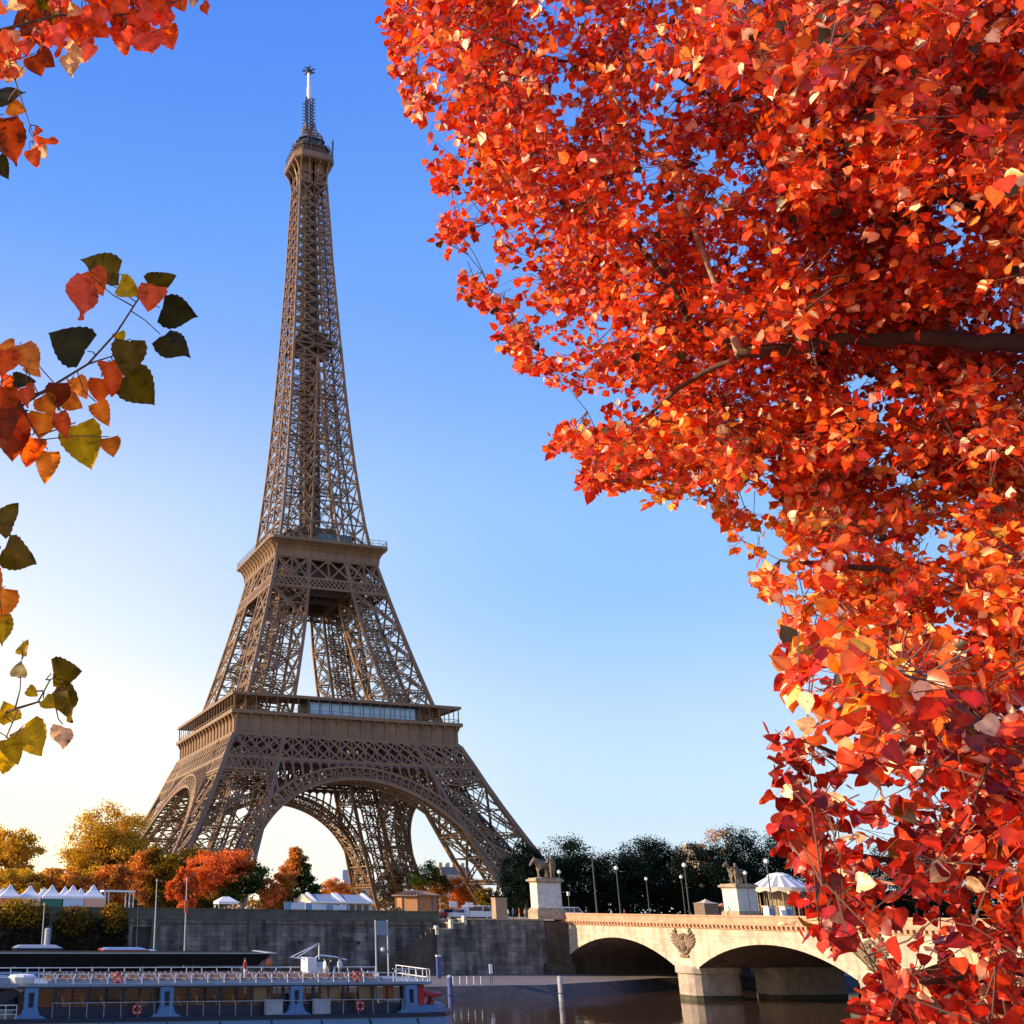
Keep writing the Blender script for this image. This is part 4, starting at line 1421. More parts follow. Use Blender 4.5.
def horse_statue(label, loc, s, headup):
    t = thing('horse_statue', label, 'statue', loc, 'horse statues on the bridge pedestals')
    hd = [(-1.25, 0, 2.15), (-1.55, 0, 2.75 if headup else 2.25), (-1.95, 0, 2.55 if headup else 1.75), (-2.15, 0, 2.25 if headup else 1.4)]
    pts = [(.75, 0, 1.75), (0, 0, 1.65), (-.75, 0, 1.72)] + hd
    rad = [.42, .45, .42, .3, .2, .2, .13]
    e = [(0, 1), (1, 2), (2, 3), (3, 4), (4, 5), (5, 6)]
    def leg(i, x, y, kx, fx):
        n = len(pts)
        pts.extend([(x, y, 1.25), (x + kx, y, .72), (x + fx, y, .1)])
        rad.extend([.24, .13, .12]); e.extend([(i, n), (n, n + 1), (n + 1, n + 2)])
    leg(0, .85, .28, .22, .1); leg(0, .8, -.28, .25, .2); leg(2, -.8, .26, -.05, -.05); leg(2, -.85, -.26, -.3, -.1)
    n = len(pts); pts.extend([(1.2, 0, 1.9), (1.45, 0, 1.2), (1.35, 0, .6)]); rad.extend([.14, .16, .08]); e.extend([(0, n), (n, n + 1), (n + 1, n + 2)])
    n = len(pts); pts.extend([(-1.45, .1, 3.05 if headup else 2.55)]); rad.append(.06); e.append((4, n))
    pts = [tuple(np.array(p) * s) for p in pts]; rad = [r * s for r in rad]
    skinned('horse', pts, e, rad, [M['statue']], t, 2)
    # the man at its shoulder
    mx, my = (.55, -.75) if not headup else (-.7, -.7)
    mp = [(0, 0, 1.25), (0, 0, 1.7), (0, 0, 2.15), (0, 0, 2.4), (0, 0, 2.62), (0, 0, 2.82), (-.36, 0, 2.2), (-.55, .15, 1.85), (-.75, .4, 1.95), (.36, 0, 2.2), (.5, 0, 1.75), (.42, -.15, 1.35),
          (-.15, 0, 1.15), (-.18, -.08, .65), (-.18, 0, .12), (-.2, -.25, .06), (.17, 0, 1.15), (.22, .05, .65), (.3, .15, .12), (.3, -.08, .06)]
    mp = [tuple((np.array(p) + (mx, my, 0)) * s) for p in mp]
    me_ = [(0, 1), (1, 2), (2, 3), (3, 4), (4, 5), (2, 6), (6, 7), (7, 8), (2, 9), (9, 10), (10, 11), (0, 12), (12, 13), (13, 14), (14, 15), (0, 16), (16, 17), (17, 18), (18, 19)]
    mr_ = [x * 1.35 * s for x in [.2, .19, .22, .1, .15, .12, .11, .08, .06, .11, .08, .06, .15, .11, .08, .06, .15, .11, .08, .06]]
    skinned('warrior', mp, me_, mr_, [M['statue']], t, 2)
    b = MB()
    L = np.array(loc)
    b.box2(L + (-1.3 * s, -1.15 * s, 0), L + (1.25 * s, .5 * s, .1 * s)); b.tube([L + (.2 * s, .1, 0), L + (.25 * s, .1, .9 * s), L + (.2 * s, 0, 1.3 * s)], [.34 * s, .3 * s, .3 * s], 8)
    b.build('plinth', M['statue'], t)


horse_statue('weathered stone warrior standing beside a bowed horse', ((pa + pb_) / 2 + .25, yf + 1.2, ptop), 1.22, False)
horse_statue('weathered stone horse with raised head and a man at its neck', ((qa + qb) / 2 + .2, yf2 + 2.0, qtop), 1.2, True)

# tan block on the abutment wall
bl = thing('stone_block', 'plain tan upright block standing on the abutment wall', 'block', (at(500, 916, 1, -167)[0], -167, 4.97))
b = MB(); c = at(500, 916, 1, -167)
b.box2((c[0] - .95, -167.6, 4.3), (c[0] + .95, -166.3, 7.7)); b.build('shaft', M['brown_box'], bl)
b = MB(); b.box2((c[0] - 1.0, -167.65, 7.7), (c[0] + 1.0, -166.25, 7.95)); b.build('cap', M['brown_box'], bl)

# ------------------------------------------------------------------ street lamps
LG = 'globe lamps on the bridge and quay'
def lamp_master(label, loc, H):
    t = thing('street_lamp', label, 'street lamp', loc, LG)
    L = np.array(loc)
    b = MB(); b.lathe(L, [(.26, 0), (.26, .25), (.16, .35), (.13, 1.1), (.09, 1.2), (.065, H - .55), (.1, H - .5), (.13, H - .42)], 10); b.build('post', M['post'], t)
    b = MB(); b.lathe(L + (0, 0, H - .42), [(.13, 0), (.26, .1), (.31, .27), (.25, .45), (.1, .55)], 12); b.build('globe', M['globe'], t, smooth=True)
    b = MB(); b.lathe(L + (0, 0, H + .12), [(.16, 0), (.1, .1), (.03, .22)], 8); b.build('finial', M['post'], t)
    return t
lm = None
for lab, u, v, ax, val, zb in (
        ('globe lamp on the near parapet left of the second statue', 684, 864, 0, -16.6, 4.85),
        ('globe lamp on the near parapet in front of the carousel', 766, 860, 0, -16.6, 4.85),
        ('shorter globe lamp close beside a taller one left of the second statue', 681, 876, 0, 16.6, 4.85),
        ('globe lamp in front of the second statue pedestal', 745, 872, 0, 14.5, 4.85),
        ('globe lamp right of the first statue pedestal', 559, 871, 1, -152, GZ),
        ('globe lamp nearest to the tall double lamp', 616, 867, 1, -150, GZ),
        ('smallest globe lamp between the double lamp and the second statue', 646, 878, 1, -125, GZ)):
    p = at(u, v, ax, val)
    H = p[2] - zb
    if lm is None:
        lm = lamp_master(lab, (p[0], p[1], zb), H); H0 = H
    else:
        dup(lm, (p[0], p[1], zb), lab, scale=H / H0)
p = at(592, 857, 1, -156)
t = thing('double_lamp', 'tall grey street lamp with two arms beside the first statue', 'street lamp', (p[0], -156, GZ))
b = MB(); b.tube([(p[0], -156, GZ), (p[0], -156, GZ + 3), (p[0], -156, p[2])], [.16, .13, .09], 8); b.build('post', M['post'], t)
for sx in (-1, 1):
    b = MB(); b.tube([(p[0], -156, p[2] - .3), (p[0] + sx * .5, -156, p[2] - .05)], .05, 6); b.lathe((p[0] + sx * .52, -156, p[2] - .15), [(.12, 0), (.22, .08), (.2, .2), (.05, .28)], 8); b.build('lantern', M['mooring'], t)
p = at(553 / 4 + 430, 894, 1, -160)
t = thing('signal_post', 'short white topped post beside the white van', 'post', (p[0], -160, GZ))
b = MB(); b.tube([(p[0], -160, GZ), (p[0], -160, p[2])], .06, 6); b.build('pole', M['post'], t)
b = MB(); b.box((p[0], -160, p[2]), (.34, .3, .5)); b.box((p[0], -160.02, p[2] + .3), (.5, .35, .1)); b.build('head', M['white_paint'], t)

# ------------------------------------------------------------------ market tents
TG = 'white peaked tents on the quay'
def tent(label, u, vpeak, veave, Y, wpx, cloth):
    c = at(u, 905, 1, Y); w = (at(u + wpx / 2, 905, 1, Y)[0] - at(u - wpx / 2, 905, 1, Y)[0]) / 2
    zp, ze = at(u, vpeak, 1, Y)[2], at(u, veave, 1, Y)[2]
    t = thing('market_tent', label, 'tent', (c[0], Y, GZ), TG)
    b = MB()
    prof = [(1.0, 0), (.62, .28), (.34, .55), (.14, .85), (.03, 1.0)]
    for (r0, h0), (r1, h1) in zip(prof[:-1], prof[1:]):
        for k_ in range(4):
            s4 = [(-1, -1), (1, -1), (1, 1), (-1, 1)]
            a, d_ = s4[k_], s4[(k_ + 1) % 4]
            z0, z1 = ze + (zp - ze) * h0, ze + (zp - ze) * h1
            b.poly([(c[0] + a[0] * w * r0, Y + a[1] * w * r0, z0), (c[0] + d_[0] * w * r0, Y + d_[1] * w * r0, z0), (c[0] + d_[0] * w * r1, Y + d_[1] * w * r1, z1), (c[0] + a[0] * w * r1, Y + a[1] * w * r1, z1)])
    ring4 = [(-1, -1), (1, -1), (1, 1), (-1, 1)]
    for k_ in range(4):
        a, d_ = ring4[k_], ring4[(k_ + 1) % 4]
        b.poly([(c[0] + a[0] * w * 1.01, Y + a[1] * w * 1.01, ze - .3), (c[0] + d_[0] * w * 1.01, Y + d_[1] * w * 1.01, ze - .3), (c[0] + d_[0] * w, Y + d_[1] * w, ze), (c[0] + a[0] * w, Y + a[1] * w, ze)])
    b.build('roof', M['white'], t, recalc=False)
    b = MB(); b.box2((c[0] - w * .97, Y - w * .97, GZ), (c[0] + w * .97, Y + w * .97, ze - .05)); b.build('side_cloth', cloth, t)
tent('white peaked tent with an orange red side', 9, 884, 896, -156, 21, M['canvas_orange'])
tent('white peaked tent with pale sides between the orange red and green tents', 29, 885, 896, -155, 20, M['white'])
tent('white peaked tent with a dark green side', 51, 884.5, 896.5, -156, 20, M['canvas_green'])
tent('white peaked tent with pale blue draped side', 72, 885, 896.5, -156, 21, M['canvas_blue'])
tent('white peaked tent with a peach side next to the pergola', 92.5, 884.5, 896.5, -156, 20, M['canvas_peach'])
tent('rear white tent whose peak shows behind the leftmost tents', 2, 887, 896, -150, 17, M['white'])
tent('rear white tent peak just left of the green sided tent', 43, 887, 896.5, -150, 16, M['white'])
tent('rear white tent peak just left of the pale blue tent', 64, 886, 896.5, -150, 16, M['white'])
tent('rear small white tent peak between pale blue and peach tents', 80, 888, 896.5, -150, 15, M['white'])
x0, x1 = at(104, 905, 1, -156)[0], at(133, 905, 1, -156)[0]
zt = at(118, 892, 1, -156)[2]
t = thing('white_pergola', 'white open frame canopy beside the peach sided tent', 'canopy', ((x0 + x1) / 2, -155, GZ))
for x in (x0, x0 + .6, x1 - .6, x1):
    for y in (-156, -153):
        b = MB(); b.beam((x, y, GZ), (x, y, zt), .14); b.build('post', M['white_paint'], t)
b = MB(); b.box2((x0 - .2, -156.2, zt), (x1 + .2, -152.8, zt + .25)); b.build('roof', M['white'], t)
# pop-up gazebo
x0, x1 = at(219, 905, 1, -158)[0], at(237.5, 905, 1, -158)[0]
zt = at(228, 901.5, 1, -158)[2]; zpk = at(228, 896.5, 1, -158)[2]
t = thing('popup_gazebo', 'small white pop up gazebo under the coral red tree', 'gazebo', ((x0 + x1) / 2, -157, GZ))
for x in (x0, x1):
    for y in (-158, -155.2):
        b = MB(); b.beam((x, y, GZ), (x, y, zt), .08); b.build('leg', M['white_paint'], t)
b = MB(); xm, ym = (x0 + x1) / 2, -156.6
cs = [(x0 - .1, -158.1), (x1 + .1, -158.1), (x1 + .1, -155.1), (x0 - .1, -155.1)]
for i in range(4):
    a, c = cs[i], cs[(i + 1) % 4]
    b.poly([(*a, zt), (*c, zt), (xm + .5, ym, zpk) if i in (1,) else (xm - .5 if i == 3 else xm + .5, ym, zpk)] if i in (1, 3) else [(*a, zt), (*c, zt), (xm + (.5 if i == 0 else -.5), ym, zpk), (xm - (.5 if i == 0 else -.5), ym, zpk)])
    b.poly([(*a, zt - .35), (*c, zt - .35), (*c, zt), (*a, zt)])
b.build('canopy', M['white'], t, recalc=False)

# glazed hall with two bays, its fence, the kiosk
x0, x1 = at(307, 905, 1, -158)[0], at(372, 905, 1, -158)[0]
zr, ze = at(340, 894.2, 1, -158)[2], at(340, 901.5, 1, -158)[2]
t = thing('event_hall', 'low white hall with pale gable end and blue glazed roof', 'hall', ((x0 + x1) / 2, -154, GZ))
b = MB(); b.box2((x0 + .5, -158, GZ), (x1, -150, ze)); b.prism([(-158, ze), (-150, ze), (-154, zr)], 0, x0 + .5, x0 + 1.4); b.build('wall', M['facade'], t)
b = MB()
xm = x0 + (x1 - x0) * .56
for a, c in ((x0 + 1.4, xm - .3), (xm + .3, x1 + .2)):
    b.poly([(a, -158.3, ze - .1), (c, -158.3, ze - .1), (c, -154, zr), (a, -154, zr)]); b.poly([(a, -149.7, ze - .1), (c, -149.7, ze - .1), (c, -154, zr), (a, -154, zr)])
b.build('roof', M['glass_roof'], t, recalc=False)
b = MB()
for x in (x0 + 1.4, xm - .35, xm + .1, x1):
    b.prism([(-158.5, ze - .12), (-154, zr + .03), (-149.5, ze - .12), (-154, zr + .28)], 0, x - .12, x + .3)
b.box2((x0 + .4, -158.6, ze - .25), (x1 + .3, -158.25, ze - .02))
b.build('roof_frame', M['white_paint'], t)
b = MB()
for i in range(5):
    x = x1 - .6 - i * 1.15
    b.box2((x - .8, -158.06, GZ + .1), (x, -157.98, ze - .4))
b.build('window', M['window_dark'], t)
x0, x1 = at(284, 905, 1, -160.5)[0], at(347, 905, 1, -160.5)[0]
t = thing('panel_fence', 'pale blue and white panel fence before the white hall', 'fence', ((x0 + x1) / 2, -160.5, GZ))
zf = at(300, 902, 1, -160.5)[2]
n = 9
for i in range(n):
    b = MB(); xa = x0 + (x1 - x0) * i / n
    b.box2((xa + .05, -160.55, GZ), (xa + (x1 - x0) / n - .05, -160.45, zf - (.0 if i < 4 else .25) - .1 * (i % 2)))
    b.build('panel', M['canvas_blue'] if i % 3 else M['boat_light'], t)
kc = at(417, 905, 1, -155.5)
ke, kt = at(417, 896.5, 1, -155.5)[2], at(417, 890.5, 1, -155.5)[2]
t = thing('wooden_kiosk', 'octagonal wooden kiosk with a dark tiled roof', 'kiosk', (kc[0], -155.5, GZ))
kr = (at(440, 905, 1, -155.5)[0] - at(394, 905, 1, -155.5)[0]) / 2
b = MB(); b.lathe((kc[0], -155.5, GZ), [(kr * .82, 0), (kr * .82, ke - GZ)], 8); b.build('wall', M['wood'], t)
b = MB()
for k_ in range(8):
    a = 2 * math.pi * (k_ + .5) / 8
    b.beam((kc[0] + kr * .83 * math.cos(a), -155.5 + kr * .83 * math.sin(a), GZ), (kc[0] + kr * .83 * math.cos(a), -155.5 + kr * .83 * math.sin(a), ke), .2)
b.build('corner_post', M['tile'], t)
b = MB(); b.lathe((kc[0], -155.5, ke), [(kr * .8, .1), (kr, 0), (kr, .16), (kr * .35, (kt - ke) * .85), (kr * .28, kt - ke)], 8)
for k_ in range(8):
    for j in range(5):
        a = 2 * math.pi * (k_ + (j + .5) / 5) / 8
        b.beam((kc[0] + kr * .95 * math.cos(a), -155.5 + kr * .95 * math.sin(a), ke + .24), (kc[0] + kr * .36 * math.cos(a), -155.5 + kr * .36 * math.sin(a), ke + (kt - ke) * .88), .16, .1)
b.build('roof', M['tile'], t)

# carousel
YC = -140.0
cc_ = at(782.5, 905, 1, YC); ce, ct = at(782, 888.5, 1, YC)[2], at(782, 874, 1, YC)[2]
cr0 = (at(808, 888, 1, YC)[0] - at(757, 888, 1, YC)[0]) / 2
t = thing('carousel', 'round carousel with a striped white conical roof by the bridge', 'carousel', (cc_[0], YC, GZ))
b = MB(); b.lathe((cc_[0], YC, GZ), [(cr0 * .98, 0), (cr0 * .98, .5)], 24); b.build('platform', M['wood'], t)
b = MB(); ns = 32
for k_ in range(ns):
    a0, a1 = 2 * math.pi * k_ / ns, 2 * math.pi * (k_ + 1) / ns
    for (r0, z0), (r1, z1) in (((cr0, ce), (cr0 * .33, ct - .5)),):
        b.poly([(cc_[0] + r0 * math.cos(a0), YC + r0 * math.sin(a0), z0), (cc_[0] + r0 * math.cos(a1), YC + r0 * math.sin(a1), z0), (cc_[0] + r1 * math.cos(a1), YC + r1 * math.sin(a1), z1), (cc_[0] + r1 * math.cos(a0), YC + r1 * math.sin(a0), z1)], k_ % 2)
b.build('roof', [M['white'], M['rail_grey']], t)
b = MB(); b.lathe((cc_[0], YC, ct - .55), [(cr0 * .33, 0), (cr0 * .36, .1), (cr0 * .3, .5), (.3, .8)], 20); b.build('roof_crown', M['white'], t)
b = MB()
for k_ in range(16):
    a0, a1 = 2 * math.pi * k_ / 16, 2 * math.pi * (k_ + 1) / 16
    am = (a0 + a1) / 2
    P_ = lambda a, r, z: (cc_[0] + r * math.cos(a), YC + r * math.sin(a), z)
    b.poly([P_(a0, cr0 * 1.01, ce - .5), P_(am, cr0 * 1.02, ce - .85), P_(a1, cr0 * 1.01, ce - .5), P_(a1, cr0, ce + .15), P_(a0, cr0, ce + .15)])
b.build('valance', M['facade'], t, recalc=False)
b = MB(); b.lathe((cc_[0], YC, GZ + .5), [(cr0 * .36, 0), (cr0 * .36, ce - GZ - .5)], 16); b.build('drum', M['brown_box'], t)
b = MB()
for k_ in range(14):
    a = 2 * math.pi * k_ / 14
    b.beam((cc_[0] + cr0 * .92 * math.cos(a), YC + cr0 * .92 * math.sin(a), GZ + .5), (cc_[0] + cr0 * .92 * math.cos(a), YC + cr0 * .92 * math.sin(a), ce), .14)
    b.beam((cc_[0] + cr0 * .65 * math.cos(a), YC + cr0 * .65 * math.sin(a), GZ + .5), (cc_[0] + cr0 * .65 * math.cos(a), YC + cr0 * .65 * math.sin(a), ce), .08)
b.build('pole', M['brown_box'], t)
# low stalls with tent tops near the second statue
for lab, u, v, col_ in (('small stall with a pointed pale top left of the second statue', 706, 899, M['facade']), ('low reddish stall roof against the second pedestal', 722, 903, M['canvas_orange'])):
    c = at(u, 905, 1, -140); zt = at(u, v, 1, -140)[2]
    t = thing('market_stall', lab, 'stall', (c[0], -140, GZ))
    b = MB(); b.box2((c[0] - 1.6, -141.5, GZ), (c[0] + 1.6, -138.5, zt - .7)); b.build('counter', M['tile'], t)
    b = MB(); b.lathe((c[0], -140, zt - .8), [(2.5, 0), (1.0, .3), (.3, .65), (.08, .8)], 4); b.build('roof', col_, t)
for lab, u in (('blue and white ticket booth left of the near carousel lamp', 768.5), ('blue and white ticket booth right of the near carousel lamp', 785)):
    c = at(u, 905, 1, -150)
    t = thing('ticket_booth', lab, 'booth', (c[0], -150, GZ), 'ticket booths by the carousel')
    b = MB(); b.box2((c[0] - .75, -150.7, GZ), (c[0] + .75, -149.3, GZ + 2.6)); b.build('body', M['white_paint'], t)
    b = MB(); b.box2((c[0] - .5, -150.76, GZ + 1.0), (c[0] + .6, -150.7, GZ + 2.3)); b.build('window', M['boat_blue'], t)
    b = MB(); b.box2((c[0] - .9, -150.9, GZ + 2.6), (c[0] + .9, -149.1, GZ + 2.8)); b.build('roof', M['facade'], t)

# ------------------------------------------------------------------ far buildings
def building(label, u0, u1, vroof, Y, floors=5, m=None):
    x0, x1 = at(u0, 905, 1, Y)[0], at(u1, 905, 1, Y)[0]
    H = at((u0 + u1) / 2, vroof, 1, Y)[2]
    t = thing('apartment_house', label, 'building', ((x0 + x1) / 2, Y, GZ), 'pale houses beyond the trees')
    he = GZ + (H - GZ) * .8
    b = MB(); b.box2((x0, Y, GZ), (x1, Y + 16, he)); b.box2((x0 - .3, Y - .4, he), (x1 + .3, Y + 16.2, he + .6)); b.build('wall', M['facade'], t)
    b = MB(); b.prism([(Y + .3, he + .6), (Y + 15.5, he + .6), (Y + 12.5, H), (Y + 3, H)], 0, x0 + .2, x1 - .2); rf = b.build('roof', M['slate'], t)
    for i in range(4):
        x = x0 + (x1 - x0) * (i + .5) / 4
        b = MB(); b.box2((x - .9, Y + 6, H - .5), (x + .9, Y + 8, H + 2.2)); b.build('chimney', M['facade'], rf)
    nx = max(3, int((x1 - x0) / 3.2)); fh = (he - GZ) / floors
    k_ = 0
    for f_ in range(floors):
        b = MB()
        for i in range(nx):
            x = x0 + (x1 - x0) * (i + .5) / nx
            b.box2((x - .65, Y - .12, GZ + fh * f_ + fh * .2), (x + .65, Y - .02, GZ + fh * f_ + fh * .8))
        b.build('window_row', M['window_dark'], t)
building('pale apartment house seen under the tower arch', 345, 378, 884, 330)
building('grey roofed house further back under the tower arch', 330, 348, 888, 420, 5)
building('pale stone apartment house with mansard roof behind the orange tree', 444, 474, 867, 180, 6)
building('pale roofed house peeping between the dark trees', 704, 722, 849, 30, 7)
for lab, u0, u1, v, Y in (('blue glass tower block on the skyline under the arch', 343, 350, 872, 600),):
    x0, x1 = at(u0, 905, 1, Y)[0], at(u1, 905, 1, Y)[0]; H = at(u0, v, 1, Y)[2]
    t = thing('tower_block', lab, 'building', ((x0 + x1) / 2, Y, GZ))
    b = MB(); b.box2((x0, Y, GZ), (x1, Y + 15, H)); b.box2((x0 + 1, Y + 2, H), (x1 - 1, Y + 8, H + 2)); b.build('wall', M['glass_roof'], t)
    b = MB()
    for i in range(9): b.box2((x0 - .1, Y - .1, GZ + (H - GZ) * (i + .8) / 9), (x1 + .1, Y - .02, GZ + (H - GZ) * (i + .95) / 9))
    b.build('floor_band', M['facade'], t)

# ------------------------------------------------------------------ vehicles on the quay road
def car(label, loc, paint, kind='car', rz=0.0, L=4.3):
    t = thing('van' if kind == 'van' else 'parked_car', label, 'van' if kind == 'van' else 'car', loc, 'vehicles on the quay road', rz)
    x, y, z = loc
    h = L / 2
    if kind == 'van':
        body = [(-h, .35), (h, .35), (h, 1.0), (h - .35, 1.25), (h - 1.1, 2.05), (-h + .05, 2.1), (-h, 1.9)]
        W = .95
    else:
        body = [(-h, .3), (h, .3), (h, .72), (h - .15, .85), (h - 1.1, .95), (-h + .5, .98), (-h, .9)]
        W = .86
    b = MB(); b.prism([(x + a, z + c) for a, c in body], 1, y - W, y + W)
    b.build('body', paint, t)
    b = MB()
    if kind == 'van':
        b.prism([(x + h - 1.95, z + 1.2), (x + h - .5, z + 1.25), (x + h - 1.15, z + 1.95), (x + h - 1.95, z + 1.95)], 1, y - W - .01, y + W + .01)
        b.box2((x - h + .4, y - W - .01, z + 1.25), (x + h - 2.1, y + W + .01, z + 1.9))
    else:
        b.prism([(x - h + .6, z + .96), (x + h - 1.15, z + .94), (x + h - 1.85, z + 1.42), (x - h + 1.1, z + 1.44)], 1, y - W + .1, y + W - .1)
    b.build('windows', M['car_glass'], t)
    if kind != 'van':
        b = MB(); b.prism([(x - h + 1.0, z + 1.42), (x + h - 1.8, z + 1.4), (x + h - 1.95, z + 1.48), (x - h + 1.15, z + 1.5)], 1, y - W + .08, y + W - .08); b.build('roof', paint, t)
    for sx in (-1, 1):
        for sy in (-1, 1):
            b = MB(); pts = [(x + sx * (h - .85) + .32 * math.cos(a), z + .32 + .32 * math.sin(a)) for a in np.linspace(0, 2 * math.pi, 13)[:-1]]
            b.prism(pts, 1, y + sy * (W - .12) - .1, y + sy * (W - .12) + .12); b.build('wheel', M['tyre'], t)
    for sy in (-1, 1):
        b = MB(); b.box((x + h, y + sy * .6, z + .68), (.06, .3, .16)); b.build('headlight', M['globe'], t)
    return t


RD = GZ + .02
for lab, u, Y, paint, kd in (('white van parked behind the abutment wall', 478, -157, M['white_paint'], 'van'),
                             ('pale blue van beside the tan block', 489, -154, M['canvas_blue'], 'van'),
                             ('white car left of the parked vans', 462, -156, M['white_paint'], 'car'),
                             ('red car half hidden behind the parapet end', 450, -153, M['red_paint'], 'car'),
                             ('white van driving off beside the first pedestal', 569, -152, M['white_paint'], 'van'),
                             ('dark car between the vans and the tower foot', 470, -150, M['boat_navy'], 'car')):
    c = at(u, 908, 1, Y)
    car(lab, (c[0], Y, RD), paint, kd, 0.0, 4.8 if kd == 'van' else 4.3)
# street sign and traffic light by the stair head
c = at(469, 902, 1, -160)
t = thing('road_sign', 'white square sign on a pole near the parked vehicles', 'sign', (c[0], -160, GZ))
b = MB(); b.tube([(c[0], -160, GZ), (c[0], -160, 7.2)], .06, 6); b.build('pole', M['post'], t)
b = MB(); b.box((c[0], -160.1, 6.9), (1.3, .06, .7)); b.build('plate', M['white_paint'], t)
c = at(453, 902, 1, -150)
t = thing('notice_board', 'white notice board above the red car', 'sign', (c[0], -150, GZ))
for s_ in (-.5, .5):
    b = MB(); b.tube([(c[0] + s_, -150, GZ), (c[0] + s_, -150, 6.6)], .05, 6); b.build('leg', M['post'], t)
b = MB(); b.box((c[0], -150.08, 7.0), (1.3, .06, .9)); b.build('plate', M['white_paint'], t)

# people
PG = 'people walking on the quay'
for lab, u, Y, a, c_ in (('person in a blue jacket right of the tan block', 513, -162.5, 'blue', 'black'), ('person in a red top next to the person in blue', 519, -162, 'red', 'beige'),
                         ('person in a beige coat close to the first pedestal', 525, -162.5, 'beige', 'grey'), ('person in a white shirt behind the parked vans', 507, -159, 'white', 'blue'),
                         ('person in a white top walking past the double lamp', 611, -160, 'white', 'beige'), ('person in red standing near the lamp posts', 624, -158, 'red', 'black'),
                         ('person in a dark coat left of the double lamp', 586, -158, 'black', 'black')):
    c = at(u, 908, 1, Y)
    person(lab, (c[0], Y, GZ + .02), M['cloth_' + a], M['cloth_' + c_], PG, RNG.uniform(-1, 1))

# ------------------------------------------------------------------ glazed tour boat
BY0, BY1 = -230.0, -222.6
bt = thing('tour_boat', 'blue tour boat with glazed saloon and white railed upper deck', 'boat', (-90, (BY0 + BY1) / 2, WZ))
XL, XR = -122.0, -71.6
b = MB()
hullp = [(XL, BY0 - .3), (XR, BY0 - .3), (XR + 2.8, BY0 + .2), (-67.3, BY0 + 1.9), (-66.6, -226.3), (-67.3, BY1 - 1.9), (XR + 2.8, BY1 - .2), (XR, BY1 + .3), (XL, BY1 + .3)]
b.prism(hullp, 2, WZ - .5, -2.42); b.build('hull', M['boat_light'], bt)
def grow(pl, f): return [(x + (f if x > -90 else -f) * .6, y + (-f if y < -226.3 else f if y > -226.3 else 0)) for x, y in pl]
b = MB(); b.prism(grow(hullp, .1), 2, -2.42, -2.2); b.prism(grow(hullp, .08), 2, -3.35, -3.2); b.build('rubbing_strake', M['boat_navy'], bt)
b = MB()
for i in range(12):
    x = XL + 3 + i * 4.3
    b.beam((x, BY0 - .36, -2.5), (x + .5, BY0 - .36, -4.0), .1)
b.build('hull_seam', M['boat_navy'], bt)
b = MB(); b.prism([(x, y) for x, y in grow(hullp, -.1)], 2, -2.2, -2.12); b.build('main_deck', M['boat_navy'], bt)
b = MB()   # raised blue bow deck
bowp = [(-72.0, BY0 + .0), (-69.3, BY0 + .5), (-67.8, BY0 + 2.2), (-67.3, -226.3), (-67.8, BY1 - 2.2), (-69.3, BY1 - .5), (-72.0, BY1 - .0)]
b.prism(bowp, 2, -2.12, -1.75); b.prism([(x - .25, (y + 226.3) * .94 - 226.3) for x, y in bowp], 2, -1.75, -1.6)
b.build('bow_deck', M['boat_blue'], bt)
# saloon
SX0, SX1 = -104.6, -72.4
b = MB(); b.box2((SX0, BY0 + .75, -2.12), (SX1, BY0 + .85, -1.38)); b.box2((SX0, BY1 - .85, -2.12), (SX1, BY1 - .75, -1.0)); b.box2((SX0, BY0 + .85, -2.12), (SX1, BY1 - .85, -2.06))
b.build('saloon_side', M['boat_navy'], bt)
pyl = [-103.85, -93.2, -82.3]
mull = []
x = SX0
while x < SX1 + .1:
    mull.append(x); x += 1.335
for i, x in enumerate(mull):
    w = .26 if i % 2 == 0 else .07
    wb = MB(); wb.box2((x - w / 2, BY0 + .7, -1.38), (x + w / 2, BY0 + .86, .02)); wb.build('window_post', M['boat_navy'], bt)
    wb = MB(); wb.box2((x - w / 2, BY1 - .86, -1.0), (x + w / 2, BY1 - .72, .02)); wb.build('window_post', M['boat_navy'], bt)
for i in range(len(mull) - 1):
    wg = MB(); wg.box2((mull[i] + .1, BY0 + .77, -1.38), (mull[i + 1] - .1, BY0 + .79, .02)); wg.build('window', M['boat_glass'], bt)
b = MB()
xs_ = [-104.4, -101, -98.8, -96.0, -93.4, -92.2, -89.2, -87.1, -85.2, -82.6]
for i in range(len(xs_) - 1):
    if i in (2, 6): continue
    b = MB(); b.box2((xs_[i] + .1, BY1 - 2.2, -2.06), (xs_[i + 1] - .1, BY1 - 2.05, .02)); b.build('reflection_panel', M['boat_pale'] if i in (3, 4) else M['boat_warm_tone'], bt)  # added panels whose warm colour imitates reflections in the glazing
for xa, xb, mm_ in ((-79.6, -77.9, 'seat'), (-76.2, -74.6, 'seat'), (-74.0, -73.0, 'boat_warm_tone'), (-85.6, -84.4, 'seat')):
    b = MB(); b.box2((xa, BY0 + 1.4, -1.2), (xb, BY0 + 1.45, .0)); b.build('window_blind', M[mm_], bt)
for i in range(17):
    x = -101.2 + i * 1.55
    if any(abs(x - p) < .7 for p in pyl): continue
    s_ = MB(); s_.box2((x, BY0 + 1.5, -2.05), (x + .45, BY0 + 2.1, -1.35)); s_.hexa([(x, BY0 + 1.5, -1.35), (x + .14, BY0 + 1.5, -1.35), (x + .14, BY0 + 2.1, -1.35), (x, BY0 + 2.1, -1.35), (x - .2, BY0 + 1.5, -.72), (x - .06, BY0 + 1.5, -.72), (x - .06, BY0 + 2.1, -.72), (x - .2, BY0 + 2.1, -.72)])
    s_.build('saloon_seat', M['seat'], bt)
